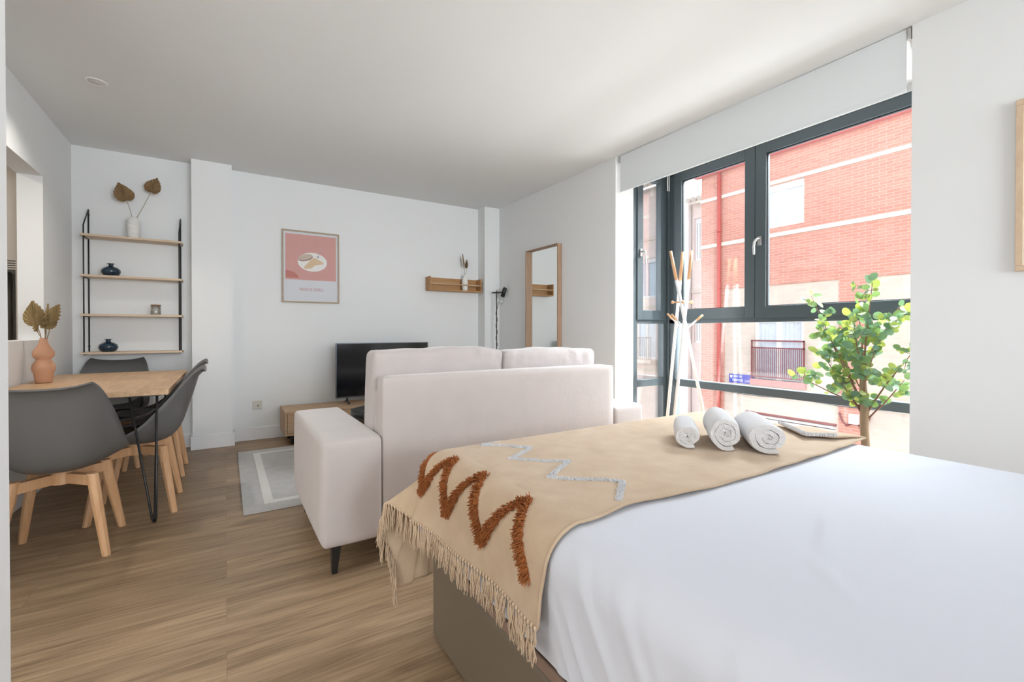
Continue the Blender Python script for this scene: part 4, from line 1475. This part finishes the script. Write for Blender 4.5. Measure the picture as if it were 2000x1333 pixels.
# ------------------------------------------------------------------ coat rack in the bay
cr_ = thing('coat_rack', 'white pole coat rack with wooden tips standing in the bay corner', 'coat rack', (3.30, 2.52, 0))
ctr = Vector((0, 0, 1.27))
vr = Vector((0.846, -0.533, 0)); vf = Vector((0.533, 0.846, 0))
# each pole: foot and tip relative to the base, expressed along view-right (r) and depth (f)
poles = [(-0.13, -0.10, 0.075, -0.02), (0.26, -0.02, -0.10, -0.01), (-0.09, 0.17, 0.02, 0.03)]
for (fr, ff, tr_, tf) in poles:
    foot = vr * fr + vf * ff
    tip = vr * tr_ + vf * tf + Vector((0, 0, 1.76))
    kk = 0.86
    j = foot.lerp(tip, kk)
    bm = bmesh.new(); tube(bm, [foot, j], 0.0135, 14)
    pl = link('pole', bm, M['whiteplastic'], cr_)
    bm = bmesh.new(); tube(bm, [j, tip], [0.0135, 0.0125], 14)
    link('wooden_tip', bm, M['beech'], pl)
bm = bmesh.new(); tube(bm, [vr * -0.075 + Vector((0, 0, 1.325)), vr * 0.085 + Vector((0, 0, 1.325))], 0.006, 8)
hk = link('peg_bar', bm, M['beech'], cr_)
for a in (-0.078, 0.0, 0.085):
    bm = bmesh.new(); bmesh.ops.create_uvsphere(bm, u_segments=14, v_segments=8, radius=0.014)
    link('knob', bm, M['beech'], cr_, loc=tuple(vr * a + Vector((0, 0, 1.325)) - vf * (0.02 if a == 0 else 0)), smooth=True)
for (a0, a1, z0, z1) in ((0.03, 0.165, 1.09, 1.215), (0.03, -0.10, 1.09, 1.22), (-0.02, -0.135, 1.12, 1.225)):
    p0 = vr * a0 + Vector((0, 0, z0)) - vf * 0.01; p1 = vr * a1 + Vector((0, 0, z1)) - vf * 0.04
    j = p0.lerp(p1, 0.62)
    bm = bmesh.new(); tube(bm, [p0, j], 0.007, 8)
    ar = link('hook_arm', bm, M['whiteplastic'], cr_)
    bm = bmesh.new(); tube(bm, [j, p1], 0.009, 10)
    link('wooden_tip', bm, M['beech'], ar)

# ------------------------------------------------------------------ eucalyptus plant in the bay
pl = thing('potted_tree', 'artificial leafy tree with round leaves standing in the bay window', 'plant', (3.25, 1.18, 0))
lat('pot', [(0, 0), (0.10, 0), (0.125, 0.20), (0.130, 0.20), (0.130, 0.215), (0.118, 0.215), (0.114, 0.18), (0, 0.18)], M['pot'], pl)
lat('soil', [(0, 0.181), (0.113, 0.181), (0.09, 0.195), (0, 0.20)], M['soil'], pl)
O = Vector((3.25, 1.18, 0))
bm = bmesh.new()
trunk = [(0, 0, 0.17), (0.003, -0.004, 0.35), (0.0, 0.004, 0.50), (0.0, 0.002, 0.62), (0, 0.012, 0.75), (0.0, 0.012, 0.88)]
tube(bm, trunk, [0.024, 0.022, 0.022, 0.023, 0.018, 0.010], 12)
link('trunk', bm, M['bark'], pl)
tips = [(0.00, 0.30, 1.31), (-0.05, -0.05, 1.36), (0.05, 0.06, 1.24), (-0.04, 0.22, 1.12), (0.02, 0.40, 0.78), (-0.02, 0.22, 0.93), (0.03, -0.15, 1.22), (0.0, -0.24, 0.99), (-0.08, 0.03, 1.12), (0.07, 0.12, 1.06), (0.02, -0.18, 0.80),
        (-0.06, 0.10, 0.76), (0.06, -0.10, 1.08), (-0.10, -0.08, 0.96), (0.10, 0.22, 1.02)]
starts = [0.62, 0.88, 0.80, 0.60, 0.62, 0.58, 0.82, 0.55, 0.85, 0.78, 0.52, 0.56, 0.86, 0.60, 0.70]
rb = random.Random(21)
brm = bmesh.new()
lf = [bmesh.new() for _ in range(1)]
leaf = bmesh.new()


def add_leaf(c, nrm, up, r_, mi):
    nrm = nrm.normalized(); up = (up - nrm * up.dot(nrm)).normalized(); sd = nrm.cross(up)
    n = 10
    cv = leaf.verts.new(c)
    ring_ = []
    for i in range(n):
        a = 2 * math.pi * i / n
        k = 1.0 + 0.12 * math.cos(a)
        q = c + up * math.cos(a) * r_ * k * 1.12 + sd * math.sin(a) * r_ * 0.92
        q += nrm * (r_ * 0.16 * math.sin(a) ** 2)
        ring_.append(leaf.verts.new(q))
    for i in range(n):
        f = leaf.faces.new((cv, ring_[i], ring_[(i + 1) % n])); f.material_index = mi; f.smooth = True


for (tp, z0) in zip(tips, starts):
    s0 = Vector((0, 0.008, z0)); tipv = Vector(tp)
    mid = s0.lerp(tipv, 0.45) + Vector((rb.uniform(-.02, .02), rb.uniform(-.02, .02), rb.uniform(-0.02, 0.03)))
    path = [s0, s0.lerp(mid, 0.6) + Vector((0, 0, 0.005)), mid, mid.lerp(tipv, 0.5), tipv]
    tube(brm, path, [0.006, 0.005, 0.0042, 0.003, 0.002], 6)
    Lp = (tipv - s0).length

    def along(t_):
        return s0.lerp(mid, t_ / 0.45) if t_ < 0.45 else mid.lerp(tipv, (t_ - 0.45) / 0.55)

    def leaf_at(q, d, lo=0.013, hi=0.027):
        r_ = rb.uniform(lo, hi)
        c_ = q + d * (r_ * 1.3)
        nr = Vector((-rb.uniform(0.1, 1), rb.uniform(-1.0, 0.4), rb.uniform(-0.3, 0.9)))
        if (O + c_).x > 3.61:
            return
        add_leaf(c_, nr, d, r_, rb.choice([0, 0, 1, 2, 1, 2]))

    for k2 in range(int(Lp / 0.05)):
        q = along(0.45 + 0.55 * rb.random())
        leaf_at(q, Vector((rb.uniform(-1, 1), rb.uniform(-1, 1), rb.uniform(-0.5, 0.9))).normalized())
    for k2 in range(5):
        q = along(0.40 + 0.58 * (k2 + rb.random() * 0.6) / 5)
        td = Vector((rb.uniform(-0.7, 0.5), rb.uniform(-1, 1), rb.uniform(-0.25, 0.8))).normalized()
        tl = rb.uniform(0.05, 0.115)
        e_ = q + td * tl
        if (O + e_).x > 3.6:
            continue
        m2_ = q.lerp(e_, 0.5) + Vector((0, 0, -0.006))
        tube(brm, [q, m2_, e_], [0.0018, 0.0015, 0.001], 5)
        for t2 in (0.45, 0.7, 0.95):
            qq = q.lerp(e_, t2)
            sd_ = td.cross(Vector((rb.uniform(-.4, .4), rb.uniform(-.4, .4), 1))).normalized()
            leaf_at(qq, (sd_ + td * 0.4).normalized())
            if rb.random() < 0.75:
                leaf_at(qq, (-sd_ + td * 0.4).normalized())
        leaf_at(e_, td, 0.010, 0.020)
    leaf_at(tipv, (tipv - mid).normalized())
link('branches', brm, M['twig'], pl)
link('foliage', leaf, [M['leaf_a'], M['leaf_b'], M['leaf_c']], pl, smooth=True)

# ------------------------------------------------------------------ the street outside
GZ = -4.2
struct(box('ground', 3.75, 30, -14, 40, GZ - 0.2, GZ, M['asphalt']), 'pale street paving below the window', 'ground')
FX = 12.0


def wall_with_holes(bm, x0, x1, ys, ye, zs, ze, holes, mi=0):
    """solid slab facing -X with rectangular openings (y0, y1, z0, z1), built from blocks"""
    ycuts = sorted({ys, ye, *[h_[0] for h_ in holes], *[h_[1] for h_ in holes]})
    zcuts = sorted({zs, ze, *[h_[2] for h_ in holes], *[h_[3] for h_ in holes]})
    for a, b in zip(ycuts, ycuts[1:]):
        run = None
        for c, d in zip(zcuts, zcuts[1:]):
            inside = any(h_[0] <= a and b <= h_[1] and h_[2] <= c and d <= h_[3] for h_ in holes)
            if not inside:
                if run is None:
                    run = [c, d]
                else:
                    run[1] = d
            if inside and run:
                bx(bm, x0, x1, a, b, *run, mi); run = None
        if run:
            bx(bm, x0, x1, a, b, *run, mi)


rb_ = thing('brick_building', 'red and cream brick apartment house straight across the street', 'building', (FX, 0, GZ))
zo = -GZ
win = (5.64, 6.72, 3.74 + zo, 4.84 + zo)
win2 = (1.6, 2.8, 3.74 + zo, 4.84 + zo)
door = (5.65, 6.88, -0.20 + zo, 1.72 + zo)
door2 = (1.7, 2.9, -0.20 + zo, 1.72 + zo)
vent_ = (4.95, 7.0, -2.0 + zo, -1.14 + zo)
bm = bmesh.new()
wall_with_holes(bm, 0, 0.3, -6, 8.48, 2.27 + zo, 6.15 + zo, [win, win2])
# corner strip and pilaster stay red down to the street
bx(bm, -0.0, 0.3, 7.74, 8.48, 0, 2.27 + zo)
bx(bm, -0.0, 0.3, 4.36, 4.88, 0, 2.27 + zo)
link('red_brick_wall', bm, M['brick_red'], rb_)
bm = bmesh.new()
wall_with_holes(bm, 0.03, 0.3, 4.88, 7.74, 0, 2.27 + zo, [door, vent_])
wall_with_holes(bm, 0.03, 0.3, -6, 4.36, 0, 2.27 + zo, [door2])
link('cream_brick_wall', bm, M['brick_cream'], rb_)
bm = bmesh.new()
bx(bm, 0.3, 0.5, -6, 8.48, 0, 6.15 + zo)
bx(bm, 0.3, 8, 8.2, 8.48, 0, 6.15 + zo)
link('inner_wall', bm, M['brick_red'], rb_)
box('string_course', -0.03, 0.0, -6, 8.50, 4.86 + zo, 4.95 + zo, M['band'], rb_)
box('string_course', -0.03, 0.0, -6, 8.50, 3.50 + zo, 3.60 + zo, M['band'], rb_)
bm = bmesh.new(); bx(bm, -0.16, 0.0, -6, 8.62, 5.60 + zo, 5.74 + zo); bx(bm, -0.26, 0.0, -6, 8.70, 5.74 + zo, 5.92 + zo)
link('eaves_gutter', bm, M['cornice'], rb_)
for wi in (win, win2):
    y0, y1, z0, z1 = wi
    bm = bmesh.new()
    bx(bm, 0.05, 0.13, y0, y1, z0, z0 + 0.07); bx(bm, 0.05, 0.13, y0, y1, z1 - 0.16, z1)
    bx(bm, 0.05, 0.13, y0, y0 + 0.05, z0 + 0.07, z1 - 0.16); bx(bm, 0.05, 0.13, y1 - 0.05, y1, z0 + 0.07, z1 - 0.16)
    ym = (y0 + y1) / 2
    bx(bm, 0.05, 0.13, ym - 0.07, ym + 0.07, z0 + 0.07, z1 - 0.16)
    wf = link('window', bm, M['render'], rb_)
    box('pane', 0.10, 0.12, y0 + 0.05, y1 - 0.05, z0 + 0.07, z1 - 0.16, M['extglass'], wf)
for wi in (door, door2):
    y0, y1, z0, z1 = wi
    bm = bmesh.new()
    bx(bm, 0.08, 0.16, y0, y1, z1 - 0.42, z1); bx(bm, 0.08, 0.16, y0, y0 + 0.07, z0, z1 - 0.42)
    bx(bm, 0.08, 0.16, y1 - 0.07, y1, z0, z1 - 0.42); ym = (y0 + y1) / 2
    bx(bm, 0.08, 0.16, ym - 0.06, ym + 0.06, z0, z1 - 0.42)
    df = link('balcony_door', bm, M['render'], rb_)
    bm = bmesh.new()
    n = 60
    for i in range(n):
        ya = y0 + 0.07 + (y1 - y0 - 0.14) * i / n; yb = y0 + 0.07 + (y1 - y0 - 0.14) * (i + 1) / n
        xa = 0.15 + 0.015 * math.sin(i * 1.1); xb = 0.15 + 0.015 * math.sin((i + 1) * 1.1)
        bm.faces.new([bm.verts.new(p_) for p_ in ((xa, ya, z0), (xb, yb, z0), (xb, yb, z1 - 0.42), (xa, ya, z1 - 0.42))])
    link('net_curtain', bm, M['curtain'], df, solid=0.004)
    bm = bmesh.new()
    bx(bm, -0.06, -0.03, y0 - 0.06, y1 + 0.04, 0.80 + zo, 0.84 + zo)
    bx(bm, -0.06, -0.03, y0 - 0.06, y1 + 0.04, 0.62 + zo, 0.65 + zo)
    bx(bm, -0.06, -0.03, y0 - 0.06, y1 + 0.04, -0.14 + zo, -0.11 + zo)
    bx(bm, -0.06, -0.03, y0 - 0.06, y0 - 0.03, -0.2 + zo, 0.84 + zo)
    bx(bm, -0.06, -0.03, y1 + 0.01, y1 + 0.04, -0.2 + zo, 0.84 + zo)
    k2 = 26
    for i in range(1, k2):
        yq = y0 - 0.045 + (y1 - y0 + 0.07) * i / k2
        bx(bm, -0.052, -0.038, yq - 0.006, yq + 0.006, -0.11 + zo, 0.62 + zo)
    link('railing', bm, M['railing'], rb_)
    box('door_sill', -0.08, 0.16, y0 - 0.08, y1 + 0.06, -0.36 + zo, -0.20 + zo, M['door_sill'], rb_)
bm = bmesh.new()
for i in range(10):
    z = vent_[2] + i * 0.086
    bx(bm, 0.07, 0.12, vent_[0], vent_[1], z, z + 0.06)
link('garage_shutter', bm, M['render'], rb_)
box('shutter_lintel', 0.0, 0.14, vent_[0] - 0.03, vent_[1] + 0.1, -1.14 + zo, -1.09 + zo, M['railing'], rb_)
bm = bmesh.new(); tube(bm, [(-0.07, 7.86, 0.2), (-0.07, 7.86, 5.62 + zo)], 0.055, 12)
for z in (1.7 + zo, 3.9 + zo, 0.1 + zo):
    tube(bm, [(-0.07, 7.86, z), (-0.07, 7.86, z + 0.06)], 0.07, 12)
link('downpipe', bm, M['redmetal'], rb_)
bm = bmesh.new(); hexa(bm, [(-0.3, -6, 6.15 + zo), (8, -6, 6.15 + zo), (8, 8.75, 6.15 + zo), (-0.3, 8.75, 6.15 + zo)], [(-0.3, -6, 6.2 + zo), (8, -6, 7.6 + zo), (8, 8.75, 7.6 + zo), (-0.3, 8.75, 6.2 + zo)])
link('roof', bm, M['tile'], rb_)

sg = thing('street_sign', 'blue enamel street name plate with white lettering on the cream brick wall', 'sign', (FX - 0.002, 7.21, -0.235))
box('plate', -0.012, 0.012, -0.36, 0.36, -0.125, 0.115, M['signblue'], sg)
textmesh('CALLE DE', 0.066, 0.002, 'lettering', M['signwhite'], sg, (-0.014, 0.13, 0.055), (R(90), 0, R(-90)), stretch=1.0)
textmesh('TRAFSCR  LUNCIA', 0.092, 0.002, 'lettering', M['signwhite'], sg, (-0.014, -0.05, -0.052), (R(90), 0, R(-90)), stretch=0.86)
bm = bmesh.new()
flat2 = [(0.0, 0.045), (0.03, 0.045), (0.03, 0.0), (0.0, -0.045), (-0.03, 0.0), (-0.03, 0.045)]
vv = [bm.verts.new((-0.0145, 0.30 + a, 0.035 + b)) for a, b in flat2]; bm.faces.new(vv)
link('crest', bm, M['signwhite'], sg, solid=0.002)

wl_ = thing('wall_lantern', 'small white wall lantern on the red brick pilaster across the street', 'lantern', (FX, 4.62, 1.12))
bm = bmesh.new(); tube(bm, [(-0.0, 0, 0.18), (-0.18, 0, 0.18), (-0.18, 0, 0.12)], 0.015, 8); link('arm', bm, M['blackmetal'], wl_)
lat('lamp_shade', [(0, 0.13), (0.12, 0.12), (0.07, -0.14), (0, -0.14)], M['render'], wl_, loc=(-0.18, 0, 0))
jb = thing('junction_box', 'white electrical box with looping cables on the red pilaster', 'electrical box', (FX, 4.55, -0.92))
box('cover', -0.10, 0.0, -0.09, 0.09, -0.10, 0.12, M['render'], jb, bevel=0.01)
bm = bmesh.new()
for k2 in (-1, 1):
    tube(bm, [(-0.03, k2 * 0.30, 0.12), (-0.03, k2 * 0.24, -0.06), (-0.03, k2 * 0.15, -0.16), (-0.03, k2 * 0.06, -0.10)], 0.02, 6)
link('cable_loop', bm, M['railing'], jb)
for i, (z_a, z_b, lb) in enumerate(((-0.47, -0.42, 'upper black cable stretched along the brick wall across the street'), (-0.60, -0.52, 'lower black cable stretched along the brick wall across the street'))):
    bm = bmesh.new()
    pts = [(FX - 0.05, -5.5 + 13.8 * t_ / 24, z_a - 0.05 * abs(math.sin(t_ * 0.8))) for t_ in range(25)]
    tube(bm, pts, 0.012, 6)
    tag(link('cable', bm, M['cable']), lb, 'cable', 'cables along the facade opposite')


def far_building(name, label, x, y0, y1, h, m, wins, bands=(), balc=(), roof=True):
    o = thing(name, label, 'building', (x, y0, GZ))
    holes = [(a, b, c + zo, d + zo) for a, b, c, d in wins]
    bm = bmesh.new(); wall_with_holes(bm, 0, 0.3, 0, y1 - y0, 0, h + zo, holes); bx(bm, 0.3, 4, 0, y1 - y0, 0, h + zo)
    link('facade', bm, m, o)
    for (a, b, c, d) in holes:
        bm = bmesh.new()
        bx(bm, 0.06, 0.12, a, b, c, c + 0.08); bx(bm, 0.06, 0.12, a, b, d - 0.2, d)
        bx(bm, 0.06, 0.12, a, a + 0.07, c + 0.08, d - 0.2); bx(bm, 0.06, 0.12, b - 0.07, b, c + 0.08, d - 0.2)
        bx(bm, 0.06, 0.12, (a + b) / 2 - 0.05, (a + b) / 2 + 0.05, c + 0.08, d - 0.2)
        wf = link('window', bm, M['render'], o)
        box('pane', 0.13, 0.15, a + 0.07, b - 0.07, c + 0.08, d - 0.2, M['extglass'], wf)
    for z in bands:
        box('string_course', -0.04, 0.0, 0, y1 - y0, z + zo, z + zo + 0.14, M['band'], o)
    for (a, b, z) in balc:
        box('balcony_slab', -0.8, 0.0, a, b, z + zo - 0.14, z + zo, M['band'], o)
        bm = bmesh.new()
        bx(bm, -0.8, -0.76, a, b, z + zo + 0.95, z + zo + 1.0)
        n = int((b - a) / 0.11)
        for i in range(n + 1):
            yq = a + (b - a) * i / n
            bx(bm, -0.79, -0.77, yq - 0.008, yq + 0.008, z + zo, z + zo + 0.95)
        link('railing', bm, M['extdark'], o)
    if roof:
        bm = bmesh.new()
        nn = int((y1 - y0) / 0.24)
        for i in range(nn):
            ya = (y1 - y0) * i / nn
            tube(bm, [(-0.5, ya + 0.11, h + zo + 0.02), (3.5, ya + 0.11, h + zo + 1.6)], 0.10, 8)
        link('roof', bm, M['tile'], o)
    return o


far_building('apartment_building', 'pale brick house with shutters just beyond the red brick corner', 16.0, 8.9, 11.72, 6.2, M['brick_pale'],
             [(2.42, 2.72, 3.9, 5.6), (2.42, 2.72, 0.6, 2.0), (0.3, 1.2, 3.6, 5.6)], bands=(2.6,))
far_building('white_house', 'bright white rendered house between the two pale brick houses', 15.8, 11.76, 12.9, 7.4, M['render'], [])
far_building('apartment_building', 'pale pink brick house with balconies seen through the narrow side pane', 16.4, 13.0, 22.0, 7.6, M['brick_pale'],
             [(0.9, 2.0, 2.6, 4.4), (0.9, 2.0, -0.2, 1.8), (3.4, 4.8, 2.6, 4.4), (3.4, 4.8, -0.2, 1.8), (6, 7.2, 2.6, 4.4), (6, 7.2, -0.2, 1.8)], bands=(2.1, -0.8, 5.2), balc=((0.5, 2.4, -0.2), (3.1, 5.1, -0.2), (3.1, 5.1, 2.5)))
